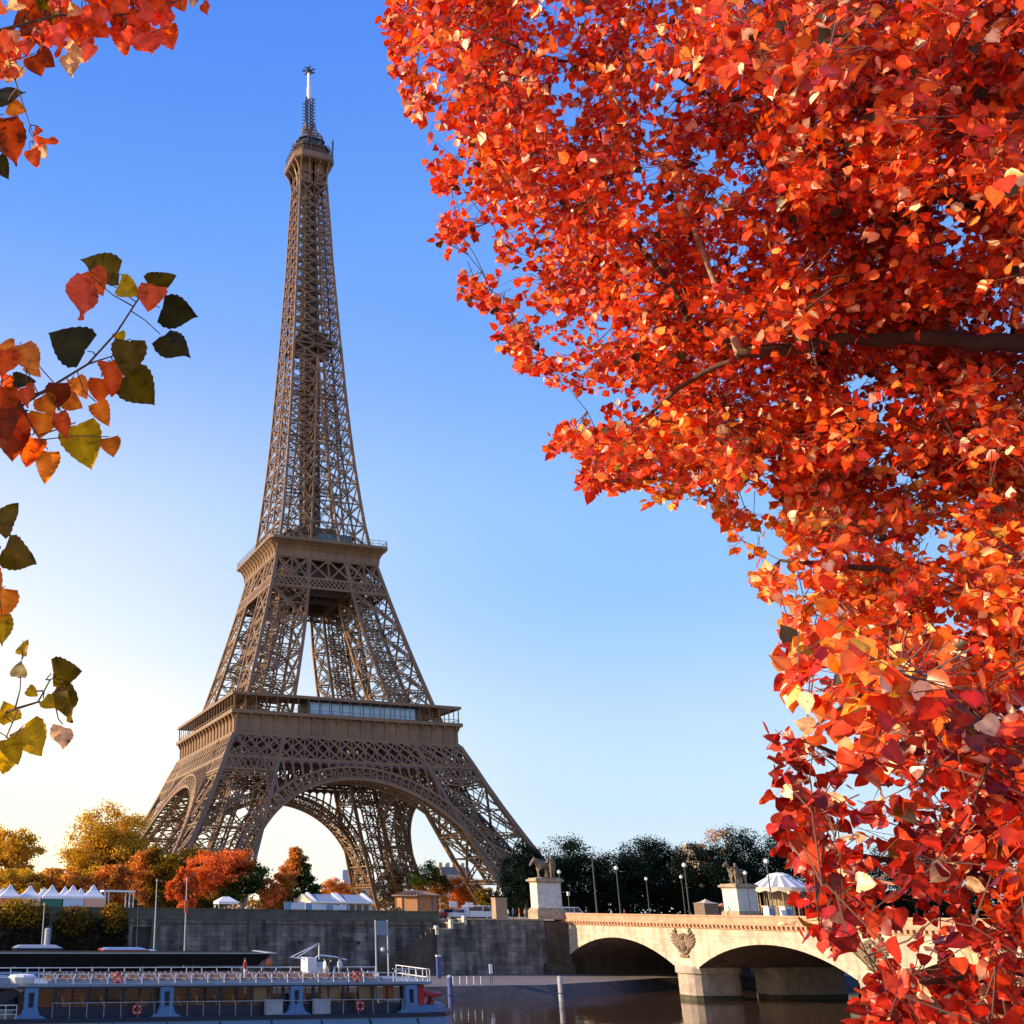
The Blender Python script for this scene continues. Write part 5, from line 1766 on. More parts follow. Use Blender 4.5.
# roof slab and upper deck
b = MB(); b.box2((XL, BY0 + .1, .02), (XR + 1.4, BY1 - .1, .1)); b.box2((XL, BY0 + .02, .1), (XR + 1.6, BY1 - .02, .3)); b.build('upper_deck', M['boat_deck'], bt)
b = MB(); b.box2((SX0 - .4, BY0 + .04, -.05), (XR + .6, BY0 + .14, .1)); b.build('roof_fascia', M['boat_navy'], bt)
for px in pyl + [-72.0]:
    p = MB()
    wt = .62
    for sg in (-1, 1):
        p.hexa([(px + sg * .35 - .16, BY0 - .1, -1.35), (px + sg * .35 + .16, BY0 - .1, -1.35), (px + sg * .35 + .16, BY0 + .45, -1.35), (px + sg * .35 - .16, BY0 + .45, -1.35),
                (px + sg * .38 - .15, BY0 - .05, .02), (px + sg * .38 + .15, BY0 - .05, .02), (px + sg * .38 + .15, BY0 + .4, .02), (px + sg * .38 - .15, BY0 + .4, .02)])
    p.prism([(px - 1.25, -2.12), (px + 1.25, -2.12), (px + .7, -1.85), (px + .52, -1.35), (px - .52, -1.35), (px - .7, -1.85)], 1, BY0 - .12, BY0 + .5)
    p.box2((px - .53, BY0 - .06, -.3), (px + .53, BY0 + .42, .02))
    p.box2((px - .2, BY0 + .2, -1.35), (px + .2, BY0 + .44, -.3), 1)
    p.build('pylon', [M['boat_blue'], M['boat_navy']], bt)


def railing(name, x0, x1, y, z0, z1, step, mat_, rails=2, r=.035):
    b = MB()
    n_ = max(1, int(round((x1 - x0) / step)))
    for i in range(n_ + 1):
        x = x0 + (x1 - x0) * i / n_
        b.beam((x, y, z0), (x, y, z1), r * 1.7)
    for k_ in range(rails):
        z = z1 - (z1 - z0) * k_ / rails
        b.beam((x0, y, z), (x1, y, z), r * (1.8 if k_ == 0 else 1.1))
    return b.build(name, mat_, bt)


railing('deck_rail', -103.4, -72.2, BY0 + .12, .3, 1.0, 1.36, M['rail'])
railing('deck_rail', -120, -72.2, BY1 - .12, .3, 1.1, 1.36, M['rail'])
railing('side_rail', -102.2, -72.9, BY0 - .1, -2.12, -1.05, 1.36, M['rail_grey'], 1, .028)
railing('stern_rail', -113, -104.9, BY0 - .1, -2.12, -1.15, .8, M['rail'], 3)
b = MB()
b.beam((-72.2, BY0 + .12, 1.0), (-73.6, BY0 + .12, 1.32), .06)
for z in (.65, 1.3):
    b.beam((-73.6, BY0 + .12, z), (-70.15, BY0 + .12, z - .05), .06); b.beam((-70.15, BY0 + .12, z - .05), (-70.15, BY1 - .12, z - .05), .06)
for i in range(4):
    b.beam((-73.2 + i * .95, BY0 + .12, .3), (-73.4 + i * .98, BY0 + .12, 1.3), .06)
for i in range(6):
    b.beam((-70.15, BY0 + .12 + i * 1.43, .3), (-70.15, BY0 + .12 + i * 1.43, 1.25), .06)
b.build('bow_rail', M['rail'], bt)
# benches on the upper deck
for i in range(21):
    x = -101.8 + i * 1.36
    s_ = MB()
    for yb in (BY0 + 1.1, BY0 + 3.9):
        s_.box2((x - .5, yb, .3), (x + .45, yb + 2.3, .58)); s_.hexa([(x - .34, yb, .58), (x - .24, yb, .58), (x - .24, yb + 2.3, .58), (x - .34, yb + 2.3, .58), (x - .46, yb, .84), (x - .4, yb, .84), (x - .4, yb + 2.3, .84), (x - .46, yb + 2.3, .84)])
    s_.build('bench', M['boat_bench'], bt)
    s_ = MB()
    for yb in (BY0 + 1.04, BY0 + 3.4):
        s_.beam((x - .2, yb, .5), (x - .42, yb, .98), .07); s_.beam((x - .16, yb, .5), (x + .06, yb, .95), .06)
    s_.build('bench_arm', M['rail'], bt)
b = MB(); b.box2((-102.6, BY0 + .5, .3), (-73, BY0 + .6, .5)); b.build('deck_locker', M['boat_deck'], bt)
b = MB(); b.box2((-102.3, BY1 - .9, .3), (-73.5, BY1 - .5, .8)); b.build('bench_back', M['boat_bench'], bt)
# wheelhouse with its folded mast frame
wx = at(318, 965, 1, -224)[0]
b = MB(); b.box2((wx - 1.3, -224.9, .3), (wx - .45, -223.1, 1.95)); b.box2((wx + .05, -224.9, .3), (wx + 1.3, -223.1, 1.5)); b.box2((wx - .45, -224.6, .3), (wx + .05, -223.4, 1.1))
b.build('wheelhouse', M['rail'], bt)
b = MB(); b.box2((wx + .2, -224.96, 1.3), (wx + 1.4, -224.86, 1.8)); b.build('wheelhouse_window', M['boat_navy'], bt)
tp = at(319, 943.5, 1, -224); lf = at(291, 957, 1, -224); lf2 = at(297, 957.5, 1, -224); rt = at(347, 960, 1, -224)
b = MB(); b.beam((tp[0], -224, 1.8), tp, .1); b.beam(tp, lf, .08); b.beam(tp, lf2, .08)
b.tube([lf, (lf[0] + 2, -224, lf[2] - .25), (tp[0], -224, 2.15), (rt[0] - 1.2, -224, rt[2] + .28), rt], .06, 5)
b.build('mast', M['rail'], bt)
# stern stair, tender cover, lockers, bow winch
b = MB(); b.beam((-108.2, BY0 + 1, -2.1), (-104.6, BY0 + 1, .1), .25, .9); b.beam((-108.2, BY0 + .5, -1.2), (-104.6, BY0 + .5, 1.0), .07)
b.build('stern_stair', M['boat_navy'], bt)
b = MB(); b.lathe((-104.6, BY0 + .6, -.2), [(.1, -.1), (.55, .15), (.95, .6), (1.1, 1.0), (.9, 1.15), (.2, 1.2)], 10, sq=.8); b.build('awning_bundle', M['white'], bt)
b = MB(); b.box2((-120, BY0 + .3, .32), (-105.6, BY0 + 3.4, .75)); b.box2((-116, BY0 + 1.2, .75), (-107, BY0 + 3, 1.25)); b.build('stern_awning', M['boat_deck'], bt)
for u in (274, 322):
    lx = at(u, 1008, 1, BY0)[0]
    b = MB(); b.box2((lx - .72, BY0 - .08, -2.1), (lx + .72, BY0 + .45, -1.05)); b.box2((lx - .78, BY0 - .12, -1.05), (lx + .78, BY0 + .48, -.98)); b.build('locker', M['mooring'], bt)
b = MB(); b.box2((-71.5, BY0 + .6, -1.62), (-70.5, BY0 + 2.6, .0)); b.lathe((-69.2, BY0 + 2.2, -1.6), [(.35, 0), (.35, .2), (.22, .3), (.22, .6), (.4, .75)], 10); b.lathe((-69.5, BY0 + 1.6, -1.05), [(.3, 0), (1.0, .1), (1.05, .3), (.6, .5), (.1, .55)], 12); b.build('bow_winch', M['boat_red'], bt)


def lifebuoy(label, c):
    t = thing('lifebuoy', label, 'lifebuoy', c, 'red lifebuoys on the tour boat')
    b = MB(); b.torus(c, .3, .095, 'y', 18, 8); b.build('ring', M['red_ring'], t, smooth=True)
    b = MB()
    for k_ in range(4):
        a = math.pi / 4 + k_ * math.pi / 2
        b.box((c[0] + .3 * math.cos(a), c[1], c[2] + .3 * math.sin(a)), (.1, .215, .1))
    b.build('band', M['white_paint'], t)


for lab, u, v in (('red lifebuoy on the upper deck rail above the pale seats', 118, 978), ('red lifebuoy on the lower side rail beneath the upper one', 137, 1009.5),
                  ('red lifebuoy on the upper deck rail near the wheelhouse', 357, 977), ('red lifebuoy on the lower side rail close to the bow', 360, 1006)):
    y = BY0 + (.0 if v < 990 else -.24)
    p = at(u, v, 1, y)
    lifebuoy(lab, (p[0], y, p[2]))
for lab, u, y, a, c_ in (('person in dark clothes standing on the boat upper deck', 331, BY0 + 1.0, 'black', 'black'), ('person in a white top beside the wheelhouse', 325, BY0 + 2.6, 'white', 'beige'),
                         ('person in a red top on the upper deck mid way', 245, BY0 + 2.0, 'red', 'white'), ('person in white near the bow end of the upper deck', 340, BY0 + 3.0, 'white', 'grey')):
    p = at(u, 975, 1, y)
    person(lab, (p[0], y, .31), M['cloth_' + a], M['cloth_' + c_], 'people on the boat upper deck', RNG.uniform(-2, 2))

# ------------------------------------------------------------------ moored boat with a long dark roof, and small barges
DY0, DY1 = -212.0, -205.6
db = thing('moored_boat', 'moored boat with a long flat dark roof behind the tour boat', 'boat', (-100, -209, WZ))
b = MB(); b.prism([(-128, DY0), (-80.5, DY0), (-77.5, -208.8), (-80.5, DY1), (-128, DY1)], 2, WZ - .4, -2.3); b.build('hull', M['dark'], db)
b = MB(); b.box2((-126, DY0 + .5, -2.3), (-82.5, DY1 - .5, .35)); b.build('cabin', M['roof_dark'], db)
for i in range(15):
    xa = -125.5 + i * 2.85
    b = MB(); b.box2((xa, DY0 + .42, -1.2), (xa + 2.5, DY0 + .5, .25)); b.build('window', M['boat_blue'] if 7 <= i <= 9 else M['car_glass'], db)
b = MB(); b.prism([(-128, .72), (-80.3, .72), (-78.9, 1.8), (-128, 1.8)], 1, DY0 - .1, DY1 + .1); b.build('roof', M['roof_dark'], db)
b = MB(); b.box2((-128, DY0 - .2, 1.78), (-78.3, DY0 - .11, 1.88)); b.box2((-78.9, DY0 - .11, 1.8), (-78.3, DY1 + .2, 1.88)); b.build('roof_edge', M['rail_grey'], db)
b = MB()
for i in range(10):
    x = -126 + i * 4.9
    b.beam((x, DY0 + .2, -2.3), (x, DY0 + .2, .75), .12)
b.build('roof_post', M['rail_grey'], db)
lp = at(268, 962.5, 1, DY0 + .3)
t = thing('mooring_float', 'round orange float hanging at the dark roof end', 'float', (lp[0], DY0 + .3, lp[2]))
b = MB(); b.lathe((lp[0], DY0 + .3, lp[2] - .5), [(.08, 0), (.36, .2), (.48, .5), (.36, .8), (.08, 1.0)], 12); b.build('ball', M['canvas_orange'], t, smooth=True)
b = MB(); b.tube([(lp[0], DY0 + .3, lp[2] + .45), (lp[0], DY0 + .3, lp[2] + .9)], .03, 5); b.build('rope', M['post'], t)
for lab, u0, u1, vt, vb, ca, cb in (('low grey roofed barge moored below the rounded shrub', 14, 63, 945.5, 950, 'boat_deck', 'boat_navy'), ('barge with red and blue striped roof below the wall doorway', 103, 149, 948, 951, 'boat_blue', 'boat_red'),
                                    ('small pale blue barge under the second flagpole', 148, 161, 950, 953, 'boat_light', 'boat_navy')):
    y = -200.0
    xa, xb = at(u0, 950, 1, y)[0], at(u1, 950, 1, y)[0]
    zt, zm = at((u0 + u1) / 2, vt, 1, y)[2], at((u0 + u1) / 2, vb, 1, y)[2]
    t = thing('barge', lab, 'barge', ((xa + xb) / 2, y + 2, WZ), 'small barges between the boats and the quay')
    b = MB(); b.prism([(xa - .6, y - .3), (xb + .2, y - .3), (xb + 1.2, y + 1.6), (xb + .2, y + 3.4), (xa - .6, y + 3.4)], 2, WZ - .4, -2.6); b.build('hull', M['dark'], t)
    b = MB(); b.box2((xa + .3, y + .1, -2.6), (xb - .3, y + 3, zm)); b.build('cabin', M['boat_navy'], t)
    b = MB(); b.box2((xa, y - .15, zm), (xb, y + 3.2, zm + (zt - zm) * .45), 1); b.hexa([(xa + .1, y - .1, zm + (zt - zm) * .45), (xb - .1, y - .1, zm + (zt - zm) * .45), (xb - .1, y + 3.1, zm + (zt - zm) * .45), (xa + .1, y + 3.1, zm + (zt - zm) * .45), (xa + .6, y + .6, zt), (xb - .6, y + .6, zt), (xb - .6, y + 2.4, zt), (xa + .6, y + 2.4, zt)], 0)
    b.build('roof', [M[ca], M[cb]], t)

# ------------------------------------------------------------------ poles, piles and signs on the lower quay
FG = 'thin pale poles on the lower quay'
def pole(label, u0, v0, v1, u1, y, r, mat_='mooring', name='flagpole', z0=LQ):
    a = at(u1, v1, 1, y); c = at(u0, v0, 1, y)
    t = thing(name, label, 'pole', (a[0], y, z0), FG)
    b = MB(); b.tube([(a[0], y, z0), ((a[0] + c[0]) / 2, y, (z0 + c[2]) / 2), (c[0], y, c[2])], [r, r * .9, r * .6], 8); b.build('shaft', M[mat_], t)
    b = MB(); b.lathe((c[0], y, c[2] - .05), [(r * .5, 0), (r * 1.3, .06), (r * 1.2, .2), (r * .3, .28)], 8); b.build('cap', M[mat_], t)
    b = MB(); b.lathe((a[0], y, z0), [(r * 2.5, 0), (r * 2.5, .08), (r * 1.5, .3)], 8); b.build('foot', M[mat_], t)
pole('pale pole before the rounded shrub on the wall', 44.5, 905, 951, 42, -191.5, .09)
pole('tall pale pole right of the wall doorway', 157, 881, 950, 154, -191.5, .1)
pole('tall pole with an orange band before the coral tree', 187, 880, 951, 184.5, -191.5, .1)
pole('thin dark pole beside the white pergola', 139, 883, 949, 137, -172, .06, 'post')
c = at(186, 907, 1, -191.7)
t = thing('pole_banner', 'small orange pennant wrapped on the tall pole', 'banner', (c[0], -191.7, c[2]))
b = MB(); b.hexa([(c[0] - .16, -191.74, c[2] - .7), (c[0] + .2, -191.74, c[2] - .7), (c[0] + .2, -191.64, c[2] - .7), (c[0] - .16, -191.64, c[2] - .7), (c[0] - .2, -191.74, c[2] + .7), (c[0] + .14, -191.74, c[2] + .7), (c[0] + .14, -191.64, c[2] + .7), (c[0] - .2, -191.64, c[2] + .7)]); b.build('cloth', M['canvas_orange'], t)


def pile(label, u, vtop, y, r, mat_='mooring'):
    c = at(u, vtop, 1, y)
    t = thing('mooring_pile', label, 'mooring pile', (c[0], y, WZ), 'steel mooring piles in the river')
    b = MB(); b.tube([(c[0], y, WZ - 1.5), (c[0], y, c[2] - .25)], r, 12); b.build('shaft', M[mat_], t)
    b = MB(); b.lathe((c[0], y, c[2] - .25), [(r * 1.06, 0), (r * 1.06, .1), (r * .8, .2), (r * .2, .27)], 12); b.build('cap', M['rail_grey'], t)
    b = MB(); b.torus((c[0], y, WZ + .9), r * 1.15, .06, 'z', 12, 5); b.build('ring', M['post'], t)
pile('thick grey pile between the shrubs and the dark roofed boat', 48, 928, -197, .32)
pile('pale steel pile standing alone in the water before the bridge', 559.5, 976, -195.3, .3)
pile('blue steel pile at the bow of the tour boat', 449.5, 975, -196.5, .3, 'mooring_blue')
c = at(438, 955, 1, -175)
t = thing('blue_post', 'dark blue post at the foot of the quay stairs', 'post', (c[0], -175, LQ))
b = MB(); b.box2((c[0] - .26, -175.2, LQ), (c[0] + .26, -174.8, c[2] - .2)); b.build('body', M['mooring_blue'], t)
b = MB(); b.box2((c[0] - .3, -175.24, c[2] - .2), (c[0] + .3, -174.76, c[2])); b.build('cap', M['white_paint'], t)
c = at(490.5, 964, 1, -186)
t = thing('notice_post', 'narrow white notice panel on two legs on the lower quay', 'sign', (c[0], -186, LQ))
for s_ in (-.15, .15):
    b = MB(); b.beam((c[0] + s_, -186, LQ), (c[0] + s_, -186, -1.2), .06); b.build('leg', M['post'], t)
b = MB(); b.box2((c[0] - .22, -186.05, -1.6), (c[0] + .22, -185.95, c[2])); b.build('panel', M['white_paint'], t)
xa, xb = at(376, 950, 1, -186)[0], at(388, 950, 1, -186)[0]
z1 = at(376, 920, 1, -186)[2]; z2 = at(382, 935, 1, -186)[2]
t = thing('quay_sign', 'tall two legged sign with a pale panel before the wall', 'sign', ((xa + xb) / 2, -186, LQ))
for x in (xa, xb):
    b = MB(); b.tube([(x, -186, LQ), (x, -186, z1)], .11, 8); b.build('leg', M['mooring'], t)
b = MB(); b.box2((xa + .1, -186.04, z2), (xb - .1, -185.96, z1 - .1)); b.build('panel', M['boat_deck'], t)
b = MB(); b.lathe(((xa + xb) / 2, -186.1, z2 - 2.0), [(.1, 0), (.3, .2), (.26, .5), (.05, .6)], 10); b.build('lamp', M['white_paint'], t)
for k_, u in enumerate((456, 463, 470, 477, 484)):
    c = at(u, 985, 2, LQ)
    if k_ == 0:
        bo = thing('bollard', 'thin white bollard on the sunlit quay edge', 'bollard', (c[0], c[1] + .8, LQ), 'thin white bollards along the quay edge')
        b = MB(); b.tube([(c[0], c[1] + .8, LQ), (c[0], c[1] + .8, LQ + .85)], .045, 6); b.lathe((c[0], c[1] + .8, LQ + .8), [(.07, 0), (.07, .1), (.02, .15)], 6); b.build('post', M['white_paint'], bo)
    else:
        dup(bo, (c[0], c[1] + .8, LQ))

# ------------------------------------------------------------------ red poplar overhanging from the right
LT_V = np.array([[0, 0, 0], [.28, 0, -.02], [.62, 0, -.01], [1.0, 0, -.12],
                 [-.10, .17, .05], [.04, .42, .12], [.30, .50, .13], [.58, .34, .07], [.80, .13, -.02],
                 [-.10, -.17, .05], [.04, -.42, .12], [.30, -.50, .13], [.58, -.34, .07], [.80, -.13, -.02],
                 [-.55, .012, .03], [-.55, -.012, .03]])
LT_F = [(0, 1, 5, 4), (1, 6, 5), (1, 2, 7, 6), (2, 3, 8, 7), (0, 9, 10, 1), (1, 10, 11), (1, 11, 12, 2), (2, 12, 13, 3), (0, 14, 15)]


def fine_leaf(nr=15):
    """broad poplar leaf with a toothed edge: midrib, half-way row and outline on both sides"""
    xs = np.linspace(0, 1, nr) ** 1.15
    prof_y = 1.02 * (1 - xs) ** 1.0 * (xs + .012) ** .3
    prof_y *= 1 + .035 * np.where(np.arange(nr) % 2, 1, -1)
    prof_y[0] = .03; prof_y[-1] = 0
    prof_x = xs - .12 * np.exp(-xs * 9) * (np.arange(nr) > 0) + .05 * xs * (1 - xs)
    V, Fc = [], []
    for x, px, py in zip(xs, prof_x, prof_y):
        z = -.16 * x * x
        V.append((x, 0, z))
        for sg in (1, -1):
            V.append(((x + px) / 2 + .03, sg * py * .5, z + .07 + .05 * math.sin(7 * x)))
            V.append((px, sg * py, z + .10 + .09 * math.sin(7 * x + 1.3 * sg)))
    for i in range(nr - 1):
        a, c = i * 5, (i + 1) * 5
        Fc += [(a, c, c + 1, a + 1), (a + 1, c + 1, c + 2, a + 2), (a, a + 3, c + 3, c), (a + 3, a + 4, c + 4, c + 3)]
    k = len(V)
    V += [(-.5, .012, .02), (-.5, -.012, .02)]
    Fc.append((0, k, k + 1))
    return np.array(V), Fc


FINE = fine_leaf()
LEAF = (LT_V, LT_F)
OUT = [(395, -260), (388, 0), (392, 30), (398, 62), (405, 92), (420, 122), (436, 160), (448, 188), (436, 214), (440, 240), (456, 264), (472, 300), (505, 332), (528, 366), (552, 384),
       (600, 392), (600, 414), (560, 428), (556, 446), (600, 452), (588, 482), (640, 484), (655, 494), (688, 504), (712, 500), (728, 540), (752, 542), (760, 580), (800, 600), (794, 640), (796, 690),
       (812, 704), (792, 728), (790, 752), (780, 772), (794, 800), (798, 836), (808, 868), (812, 900), (818, 934), (836, 956), (866, 934), (902, 952), (896, 974), (866, 984), (866, 1030), (880, 1160), (1420, 1160), (1420, -260)]
HOLES = [[(796, 668), (848, 678), (856, 722), (836, 748), (800, 716)], [(804, 776), (846, 782), (842, 800), (808, 796)], [(768, 496), (812, 502), (818, 520), (776, 530)], [(754, 358), (792, 360), (800, 374), (760, 384)], [(940, 378), (972, 386), (966, 430), (940, 440), (930, 410)], [(704, 64), (738, 62), (738, 92), (708, 90)],
         [(744, 250), (764, 262), (762, 282), (744, 276)], [(505, 30), (524, 34), (520, 60), (506, 50)], [(452, 92), (476, 96), (474, 110), (456, 108)], [(700, 140), (730, 150), (735, 185), (705, 185)]]


def inside(poly, x, y):
    x = np.asarray(x); y = np.asarray(y)
    r = np.zeros(x.shape, bool)
    n = len(poly)
    for i in range(n):
        x0, y0 = poly[i]; x1, y1 = poly[(i + 1) % n]
        c = ((y0 > y) != (y1 > y)) & (x < (x1 - x0) * (y - y0) / ((y1 - y0) or 1e-9) + x0)
        r ^= c
    return r


def crown_depth(u, v):
    """how far the middle of the crown stands, along the view axis"""
    return np.interp(v, [-260, 0, 250, 420, 560, 680, 800, 1160], [6.6, 6.9, 7.4, 7.4, 6.2, 4.9, 4.2, 3.7]) - .5 * np.clip((u - 700) / 320, -1, 1.5) * (v < 450)


def unproj(u, v, d):
    return CAM + d[:, None] * ((u - CX)[:, None] / FPX * AXR - (v - CY)[:, None] / FPX * AXU + AXF)


def toproj(P):
    q = P - CAM
    z = q @ AXF
    return CX + FPX * (q @ AXR) / z, CY - FPX * (q @ AXU) / z, z


pop = thing('poplar_tree', 'big red leaved poplar overhanging the river on the bridge side', 'tree', (-103.6, -317.4, 4.35))
TB = np.array([-103.6, -317.4, 4.35])
b = MB()
trunk_pts = [TB - (0, 0, .4), TB + (.02, .05, 1.5), TB + (-.1, .1, 3.5), TB + (-.15, 0, 6.0), TB + (-.3, .1, 9.0), TB + (-.5, .1, 12.5)]
b.tube(trunk_pts, [.36, .3, .26, .21, .15, .07], 12)
b.build('trunk', M['bark'], pop, smooth=True)
# limbs that show between the leaves
def P_(u, v, d): return atd(u, v, d)
limbs = [([trunk_pts[3] - (0, 0, 1.2), P_(1180, 352, 7.0), P_(1024, 343, 6.5), P_(930, 338, 6.45), P_(830, 344, 6.4), P_(736, 353, 6.4)], [.11, .075, .056, .048, .042, .036]),
         ([P_(740, 352, 6.4), P_(722, 302, 6.5), P_(702, 250, 6.55), P_(676, 192, 6.6), P_(640, 135, 6.7), P_(604, 84, 6.9), P_(560, 30, 7.1)], [.03, .019, .016, .014, .011, .008, .005]),
         ([P_(760, 350, 6.6), P_(700, 330, 6.9), P_(660, 270, 7.1), P_(610, 215, 7.2), P_(540, 150, 7.4), P_(480, 90, 7.5)], [.028, .022, .018, .014, .01, .005]),
         ([P_(742, 356, 6.6), P_(690, 380, 6.8), P_(640, 420, 7.0), P_(585, 440, 7.2)], [.02, .015, .011, .005]),
         ([trunk_pts[4], P_(1060, 130, 7.0), P_(900, 90, 6.7), P_(768, 76, 6.6), P_(735, 52, 6.7), P_(690, 40, 6.9), P_(600, -20, 7.2)], [.09, .07, .055, .045, .03, .02, .01]),
         ([P_(768, 76, 6.6), P_(775, 20, 6.6), P_(770, -60, 6.6)], [.03, .022, .012]),
         ([P_(775, 76, 6.6), P_(720, 100, 6.9), P_(650, 60, 7.1), P_(560, 60, 7.2), P_(450, 20, 7.4)], [.025, .02, .015, .01, .005]),
         ([trunk_pts[2] + (0, 0, 1.0), P_(1080, 560, 7.5), P_(1024, 496, 7.6), P_(930, 398, 7.7), P_(860, 330, 7.8)], [.06, .035, .028, .02, .01]),
         ([P_(1060, 470, 7.4), P_(980, 410, 7.6), P_(930, 370, 7.7), P_(850, 290, 7.8)], [.025, .02, .015, .008]),
         ([trunk_pts[2], P_(1100, 620, 6.6), P_(980, 600, 6.2), P_(880, 570, 6.1), P_(780, 560, 6.2)], [.06, .045, .03, .02, .008]),
         ([trunk_pts[2] - (0, 0, .6), P_(1120, 740, 5.6), P_(980, 720, 4.9), P_(880, 760, 4.6), P_(800, 740, 4.5)], [.05, .04, .025, .014, .006]),
         ([trunk_pts[1] + (0, 0, .6), P_(1140, 900, 5.2), P_(1000, 880, 4.4), P_(880, 860, 4.2), P_(800, 840, 4.2)], [.05, .035, .022, .012, .005]),
         ([trunk_pts[1] + (0, 0, .3), P_(1140, 1000, 4.6), P_(980, 980, 4.0), P_(880, 990, 3.9)], [.04, .025, .015, .006]),
         ([P_(940, 200, 6.6), P_(910, 150, 6.4), P_(880, 120, 6.2), P_(840, 60, 6.2)], [.02, .015, .012, .006]),
         ([trunk_pts[4], P_(1080, 210, 7.2), P_(940, 195, 6.7), P_(860, 180, 6.7), P_(760, 190, 7.0)], [.05, .03, .02, .012, .006])]
nodes = []
for pts, rad in limbs:
    b = MB()
    # smooth the polyline a little
    pts = [np.asarray(p, float) for p in pts]
    fine, fr = [], []
    for i in range(len(pts) - 1):
        for t in np.linspace(0, 1, 5)[:-1]:
            p0, p1, p2, p3 = pts[max(i - 1, 0)], pts[i], pts[i + 1], pts[min(i + 2, len(pts) - 1)]
            q_ = .5 * ((2 * p1) + (p2 - p0) * t + (2 * p0 - 5 * p1 + 4 * p2 - p3) * t * t + (3 * p1 - p0 - 3 * p2 + p3) * t ** 3)
            fine.append(q_ + RNG.normal(size=3) * rad[i] * .25); fr.append(rad[i] * (1 - t) + rad[i + 1] * t)
    fine.append(pts[-1]); fr.append(rad[-1])
    b.tube(fine, fr, 8)
    nodes.extend(fine)
    b.build('limb', M['bark_sunlit'] if rad[0] == .03 and len(rad) == 7 else M['bark'], pop, smooth=True)

def edge_dist(poly, u, v):
    d = np.full(u.shape, 1e9)
    for i in range(len(poly)):
        x0, y0 = poly[i]; x1, y1 = poly[(i + 1) % len(poly)]
        dx, dy = x1 - x0, y1 - y0
        t = np.clip(((u - x0) * dx + (v - y0) * dy) / (dx * dx + dy * dy), 0, 1)
        d = np.minimum(d, np.hypot(u - x0 - t * dx, v - y0 - t * dy))
    return d


SPRIGS = [(402, 14, 20), (408, 50, 16), (416, 92, 20), (448, 168, 17), (452, 228, 18), (474, 292, 20), (520, 340, 18), (545, 376, 16), (575, 390, 16), (566, 436, 16), (592, 446, 16), (598, 476, 16), (640, 476, 16), (668, 492, 14), (716, 505, 14), (748, 552, 14), (766, 590, 18), (806, 650, 16), (788, 742, 16), (785, 782, 18), (800, 840, 18), (815, 905, 18), (880, 980, 26), (885, 1015, 22)]
CLEAR = [((736, 352, 6.4), (1040, 343, 6.5), 25), ((676, 192, 6.6), (722, 302, 6.5), 14), ((640, 135, 6.7), (676, 192, 6.6), 9)]
WV = [(RNG.normal(size=2) / sc_, RNG.uniform(0, 6.28)) for sc_ in (16, 16, 16, 22, 22, 22, 30, 30, 45, 60)]
def patch(u, v):
    return sum(np.sin(k_[0] * u + k_[1] * v + p_) for k_, p_ in WV) / math.sqrt(len(WV) / 2)


def density(U, V):
    """how thickly leaves sit along a direction: patchy, and thinning towards the outline"""
    pt = patch(U, V)
    ed = edge_dist(OUT, U, V)
    prob = np.clip(.05 + ed / np.where(V > 500, 125, 90) + .42 * pt, .02, 1) * np.clip(.72 + .42 * pt, .12, 1)
    prob = np.where((ed < 14) & (prob < .2), 0, prob)
    for bu, bv, br2 in SPRIGS:
        prob = np.where(np.hypot(U - bu, V - bv) < br2, np.maximum(prob, .8), prob)
    return prob


# boughs: thin branches growing from the nearest limb to points spread through the crown
NB = 900
ub, vb = [], []
while len(ub) < NB:
    u, v = RNG.uniform(380, 1240), RNG.uniform(-180, 1100)
    if inside(OUT, np.array([u]), np.array([v]))[0] and RNG.random() < density(np.array([u]), np.array([v]))[0] - .2:
        ub.append(u); vb.append(v)
ub, vb = np.array(ub), np.array(vb)
db_ = crown_depth(ub, vb) + RNG.normal(size=NB) * .55
ends = unproj(ub, vb, db_)
b = MB()
order = np.argsort([np.min(np.linalg.norm(np.array(nodes) - e, axis=1)) for e in ends])
used = np.zeros(len(nodes))
for i in order:
    e = ends[i]
    N_ = np.array(nodes)
    cost = np.linalg.norm(N_ - e, axis=1) + .3 * np.maximum(0, (N_ - e) @ (-AXR)) + .35 * used
    j = int(np.argmin(cost)); used[j] += 1
    s_ = N_[j]
    L = np.linalg.norm(e - s_)
    pl = [s_ + (e - s_) * t + np.array([0, 0, .14 * L * math.sin(math.pi * t)]) + RNG.normal(size=3) * .035 * L * math.sin(math.pi * t) for t in (0, .25, .5, .75, 1)]
    r = .0018 + .0026 * min(L, 1.5)
    b.tube(pl, [r, r * .85, r * .7, r * .5, r * .35], 5, cap=False)
    nodes.extend(pl[1:]); used = np.concatenate([used, np.zeros(4)])
b.build('bough', M['twig'], pop)
NODES = np.array(nodes)

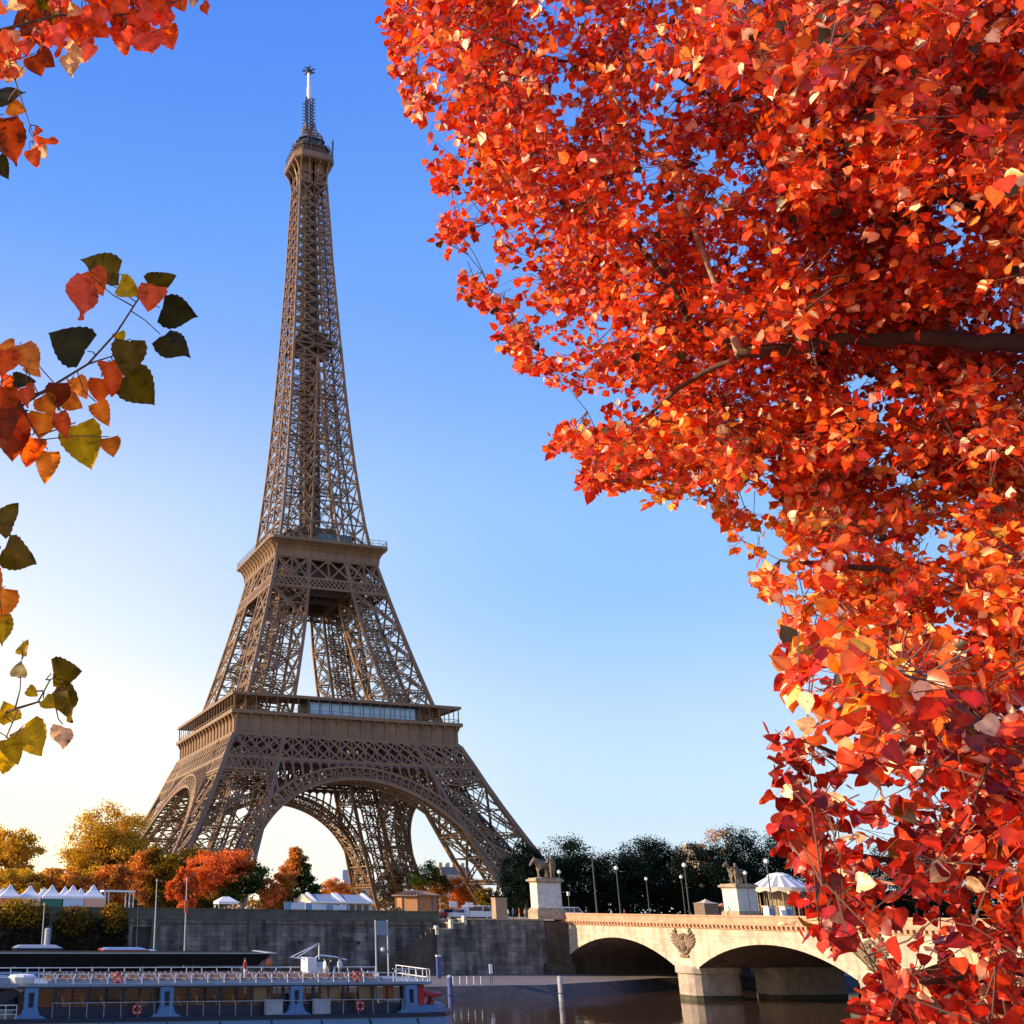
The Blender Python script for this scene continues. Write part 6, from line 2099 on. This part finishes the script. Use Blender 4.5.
# leafy twigs
def twigs(n, ulo, uhi, vlo, vhi, dsp, lsize, nleaf, pal, tpl_=0):
    U = RNG.uniform(ulo, uhi, n); V = RNG.uniform(vlo, vhi, n)
    D = crown_depth(U, V) + RNG.normal(size=n) * dsp * .7 + dsp * .8 * patch(V * .8 + 300, U * .8)
    ok = inside(OUT, U, V) & (D > 2.6)
    for h in HOLES:
        ok &= ~(inside(h, U, V) & (RNG.random(n) < .93))
    ok &= RNG.random(n) < density(U, V)
    for (x0, y0, d0), (x1, y1, d1), w_ in CLEAR:       # the two bare limbs keep their front free of leaves
        dx, dy = x1 - x0, y1 - y0
        t = np.clip(((U - x0) * dx + (V - y0) * dy) / (dx * dx + dy * dy), 0, 1)
        near_ = np.hypot(U - x0 - t * dx, V - y0 - t * dy) < w_
        ok &= ~(near_ & (D < d0 * (1 - t) + d1 * t + .15) & (RNG.random(n) < .86))
    U, V, D = U[ok], V[ok], D[ok]
    A = unproj(U, V, D)
    m = len(A)
    dirs = -AXR * RNG.uniform(.1, 1.0, (m, 1)) + np.array([0, 0, 1.]) * RNG.uniform(-.75, .6, (m, 1)) + AXF * RNG.normal(size=(m, 1)) * .5 + RNG.normal(size=(m, 3)) * .25
    dirs /= np.linalg.norm(dirs, axis=1)[:, None]
    L = RNG.uniform(.14, .34, m)
    tu, tv, _ = toproj(A + dirs * L[:, None])
    out_ = ~inside(OUT, tu, tv)
    L[out_] *= .3
    Ps, Sz, Td, Cl, Nb = [], [], [], [], []
    tone = RNG.uniform(.75, 1.2, m)
    for k_ in range(nleaf):
        t = (k_ + .5) / nleaf
        side = RNG.normal(size=(m, 3)) * .7
        td = dirs * .3 + side + np.array([0, 0, -.75])
        td /= np.linalg.norm(td, axis=1)[:, None]
        s = RNG.uniform(.7, 1.2, m) * lsize
        Ps.append(A + dirs * (L * t)[:, None] + td * (s * .5)[:, None])
        Sz.append(s); Td.append(td); Cl.append(pick(pal, m) * tone[:, None])
        Nb.append(RNG.normal(size=(m, 3)) * .55 + np.array([-.35, -.3, .2]))
    return A, dirs, L, np.concatenate(Ps), np.concatenate(Sz), np.concatenate(Td), np.concatenate(Cl), np.concatenate(Nb)


RED = [((.68, .055, .010), 42), ((.78, .13, .022), 28), ((.40, .016, .005), 17), ((.84, .28, .06), 6), ((.95, .62, .38), 5), ((.05, .03, .008), 3)]  # palest tones here and in the next two palettes paint sunlit glints
AMBER = [((.82, .2, .025), 40), ((.88, .38, .08), 34), ((.62, .08, .012), 12), ((.95, .66, .34), 11), ((.45, .27, .03), 3)]
CRIM = [((.43, .02, .007), 42), ((.58, .055, .013), 24), ((.21, .008, .005), 28), ((.95, .66, .4), 8), ((.25, .14, .02), 1)]  # crimsons deepened so the crown's own shade sits in the leaf colour
sets = [twigs(9900, 380, 1040, -20, 480, .8, .058, 8, RED), twigs(3600, 520, 1040, 420, 680, .75, .058, 8, AMBER + RED[:2]),
        twigs(1800, 800, 1040, 300, 700, .8, .06, 8, RED), twigs(3600, 1040, 1400, -60, 1100, .9, .066, 8, RED), twigs(1500, 400, 1400, -240, -20, .8, .07, 8, RED)]
big = [twigs(1150, 740, 1040, 640, 1040, .5, .058, 8, CRIM), twigs(130, 850, 1040, 60, 260, .25, .075, 6, RED + [((.04, .03, .01), 16)])]
tot = sets + big
A = np.concatenate([s_[0] for s_ in tot]); Dr = np.concatenate([s_[1] for s_ in tot]); Ln = np.concatenate([s_[2] for s_ in tot])
Pl = np.concatenate([s_[3] for s_ in sets]); Sz = np.concatenate([s_[4] for s_ in sets]); Td = np.concatenate([s_[5] for s_ in sets]); Cl = np.concatenate([s_[6] for s_ in sets]); Nb = np.concatenate([s_[7] for s_ in sets])
leaf_cloud('leaves', Pl, Sz, Cl, pop, M['leaf'], Nb, LEAF, Td)
bg_ = [np.concatenate([s_[i] for s_ in big]) for i in range(3, 8)]
leaf_cloud('leaves', bg_[0], bg_[1], bg_[3], pop, M['leaf'], bg_[4], FINE, bg_[2])
b = MB()
for i in range(len(A)):
    dd = np.linalg.norm(NODES - A[i], axis=1)
    j = int(np.argmin(dd))
    e = A[i] + Dr[i] * Ln[i]
    if dd[j] < .32:
        b.tube([NODES[j], A[i], e], [.0035, .0028, .0012], 3, cap=False)
    else:
        b.tube([A[i] - Dr[i] * .12 + np.array([0, 0, .03]), A[i], e], [.0028, .0024, .0012], 3, cap=False)
b.build('twig', M['twig'], pop, recalc=False)

# ------------------------------------------------------------------ poplar sprays reaching in from the left
lp_ = thing('poplar_tree', 'backlit poplar sprays with few large orange and olive leaves, tower side', 'tree', (-115.3, -318.9, 4.35))
TL = np.array([-115.3, -318.9, 4.35])
b = MB(); b.tube([TL - (0, 0, .3), TL + (.05, 0, 1.5), TL + (-.05, .05, 3.2), TL + (0, 0, 5.2)], [.2, .17, .13, .06], 10); b.build('trunk', M['bark'], lp_, smooth=True)
C_OL = (.12, .075, .008); C_DK = (.035, .03, .006); C_RED = (.75, .12, .04); C_OR = (.8, .24, .05); C_GO = (.5, .3, .02); C_DR = (.22, .035, .012); C_PA = (.85, .5, .25); C_PK = (.88, .17, .11); C_GR = (.32, .26, .12)
k2 = .4885


def spray(name, depth, twpts, leaves, r0):
    """one branch with its own leaves: pixels give the direction, depth the distance"""
    br_ = MB()
    tw_ = [[atd(u, v, d) for u, v, d in pl] for pl in twpts]
    tn = []
    for k_, pl in enumerate(tw_):
        rr = r0 if k_ == 0 else r0 * .5
        br_.tube(pl, list(np.linspace(rr, rr * .35, len(pl))), 6)
        for i in range(len(pl) - 1):
            for t in np.linspace(0, 1, 9): tn.append(pl[i] * (1 - t) + pl[i + 1] * t)
    tn = np.array(tn)
    V, Sx, Td_, Cc, Nn = [], [], [], [], []
    for (u, v, L, ang, col) in leaves:
        d = depth + RNG.normal() * .06
        c = atd(u, v, d)
        a = R(ang)
        td = AXR * math.cos(a) - AXU * math.sin(a)
        td = td + AXF * RNG.normal() * .25
        td /= np.linalg.norm(td)
        s = L / FPX * d / 1.2
        V.append(c - td * s * .5); Sx.append(s); Td_.append(td); Cc.append(np.array(col) * RNG.uniform(.85, 1.15)); Nn.append(-AXF * .9 + RNG.normal(size=3) * .3)
        base = c - td * s * .55
        j = np.argmin(np.linalg.norm(tn - base, axis=1))
        m_ = (tn[j] + base) / 2 + RNG.normal(size=3) * .006
        br_.tube([tn[j], m_, base], [.0016, .0013, .0012], 4, cap=False)
    o = br_.build(name, M['twig'], lp_)
    V, Sx, Td_, Cc, Nn = map(np.array, (V, Sx, Td_, Cc, Nn))
    n = len(V)
    nr = Nn - (Nn * Td_).sum(1)[:, None] * Td_; nr /= np.linalg.norm(nr, axis=1)[:, None]
    bt_ = np.cross(nr, Td_)
    me = bpy.data.meshes.new('leaves')
    off = np.array(lp_.location)
    T = FINE[0][:-2]; FQ = FINE[1][:-1]; kv = len(T); curl = RNG.uniform(-1.4, 2.2, n)[:, None, None]; wd = RNG.uniform(.75, 1.1, n)[:, None, None]
    W = V[:, None] + Sx[:, None, None] * (T[None, :, 0:1] * Td_[:, None] + T[None, :, 1:2] * wd * bt_[:, None] + curl * T[None, :, 2:3] * nr[:, None]) - off
    F = [tuple(i * kv + j for j in f) for i in range(n) for f in FQ]
    me.from_pydata([tuple(x) for x in W.reshape(-1, 3)], [], F)
    ca = me.color_attributes.new('tint', 'FLOAT_COLOR', 'POINT')
    cc = np.ones((n, kv, 4)); cc[:, :, :3] = Cc[:, None]
    cc[:, np.abs(T[:, 1]) < .02, :3] *= 1.35
    cc[:, np.abs(T[:, 1]) > .2, :3] *= .86
    row = (np.arange(kv) // 5) % 2 == 0
    cc[:, row & (np.abs(T[:, 1]) > .02), :3] *= 1.13
    blot = RNG.random((n, kv)) < .05
    cc[blot, :3] *= .6
    me.polygons.foreach_set('use_smooth', [True] * len(me.polygons))
    ca.data.foreach_set('color', cc.ravel())
    me.materials.append(M['leaf_thin'])
    lo = bpy.data.objects.new('leaves', me); COL.objects.link(lo); lo.parent = o
    return o


Lm = [(205, 545, 100, 195, C_OL), (172, 612, 105, 110, C_PK), (196, 580, 70, 60, C_RED), (332, 575, 75, -20, C_OL), (308, 610, 75, 100, C_RED), (368, 640, 92, 12, C_DK), (360, 710, 98, 40, C_DK), (138, 700, 105, 205, C_DK), (265, 592, 55, 25, C_GO),
      (262, 735, 95, 95, C_OL), (228, 775, 85, 80, C_RED), (288, 798, 100, 48, C_OL), (205, 800, 65, 100, C_RED), (165, 795, 65, 60, C_OR), (210, 848, 65, 62, C_OR), (60, 735, 85, 60, C_OR), (10, 745, 65, 100, C_RED), (12, 710, 45, 170, C_OR), (50, 780, 55, 0, C_DK),
      (55, 812, 55, 90, C_RED), (20, 790, 55, 90, C_RED), (120, 812, 65, 95, C_DR), (150, 825, 55, 30, C_OR), (30, 838, 70, 20, C_DR), (85, 872, 65, 100, C_OR), (130, 872, 68, 80, C_RED), (25, 905, 95, 90, C_DR), (60, 925, 75, 100, C_RED), (95, 957, 80, 95, C_OR),
      (172, 915, 115, 72, C_GO), (228, 916, 50, 80, C_OR), (100, 830, 55, 60, C_OR), (5, 830, 90, 100, C_RED), (10, 870, 80, 80, C_DR), (70, 760, 45, 40, C_OR), (245, 700, 45, 70, C_GO), (40, 870, 60, 110, C_RED)]
spray('branch', 2.1, [[(-260, 520, 2.4), (-90, 455, 2.2), (0, 420, 2.1), (44, 391, 2.1), (88, 364, 2.1), (117, 332, 2.1), (139, 298, 2.1)], [(44, 391, 2.1), (20, 400, 2.1), (-20, 380, 2.1)], [(88, 364, 2.1), (125, 352, 2.1)], [(20, 405, 2.1), (40, 440, 2.1)]],
      [(u * k2, v * k2, L * k2, a, c) for u, v, L, a, c in Lm], .0045)
k3 = .3125
Ll = [(215, 615, 110, -4, C_OL), (215, 715, 140, 85, C_OL), (200, 825, 105, 95, C_PA), (105, 835, 135, 50, C_GO), (25, 740, 90, 250, C_GO), (10, 905, 110, 100, C_GO), (78, 535, 60, -70, C_GO), (62, 605, 60, -85, C_GR), (105, 680, 50, 35, C_GO), (158, 715, 55, 40, C_GO), (40, 870, 115, 70, C_GO)]
spray('branch', 2.0, [[(-240, 800, 2.3), (-80, 745, 2.1), (15, 709, 2.0), (38, 702, 2.0), (50, 680, 2.0)], [(15, 709, 2.0), (20, 690, 2.0), (23, 640, 2.0)], [(38, 702, 2.0), (55, 704, 2.0)], [(-20, 720, 2.0), (12, 740, 2.0)]],
      [(u * k3, 480 + v * k3, L * k3, a, c) for u, v, L, a, c in Ll], .004)
Lk = [(22, 118, 130, -55, C_OL), (62, 245, 155, 22, C_OL), (5, 400, 130, 100, C_OR), (5, 480, 120, 90, C_GO), (-30, 330, 140, 60, C_OR)]
spray('branch', 1.9, [[(-260, 640, 2.3), (-90, 560, 2.0), (-20, 540, 1.9), (-4, 535, 1.9)], [(-30, 545, 1.9), (-10, 590, 1.9)]],
      [(u * k3, 480 + v * k3, L * k3, a, c) for u, v, L, a, c in Lk], .004)
Lt = [(105, 22, 100, 30, C_OL), (20, 195, 80, -5, C_DK), (20, 290, 115, 80, C_DR), (5, 345, 60, 60, C_DK), (35, 222, 55, 20, C_OR), (75, 270, 25, 120, C_RED), (97, 292, 50, -20, C_RED), (70, 325, 45, 70, C_RED), (85, 310, 40, 60, C_PA), (370, 8, 42, 60, C_RED), (421, 18, 30, 80, C_RED), (395, 4, 30, 100, C_PA), (145, 135, 50, 85, C_PA), (160, 115, 50, 30, C_PA)]
for _ in range(80):
    u = RNG.uniform(185, 352); v = RNG.uniform(-40, 108 - 40 * abs(u - 280) / 100)
    Lt.append((u, v, RNG.uniform(35, 55), RNG.uniform(20, 160), [C_PK, C_PK, C_RED, C_PK, C_RED][RNG.integers(5)]))
for _ in range(60):
    u = RNG.uniform(-10, 190); v = RNG.uniform(-40, 140 if u > 60 else 170)
    if u > 100 and v > 128: continue
    Lt.append((u, v, RNG.uniform(38, 62), RNG.uniform(20, 160), [C_PK, C_RED, C_RED, C_PK, C_PA, C_DR][RNG.integers(6)]))
spray('branch', 2.5, [[(-260, 160, 2.8), (-100, 60, 2.6), (0, 30, 2.5), (60, 15, 2.5), (120, 15, 2.5), (175, 2, 2.5), (230, -30, 2.5)], [(0, 30, 2.5), (15, 80, 2.5), (35, 140, 2.5)], [(60, 15, 2.5), (75, 50, 2.5)], [(120, 15, 2.5), (140, 40, 2.5)], [(-40, 60, 2.5), (-10, 130, 2.5), (8, 160, 2.5)]],
      [(u * k2, v * k2, L * k2, a, c) for u, v, L, a, c in Lt], .005)
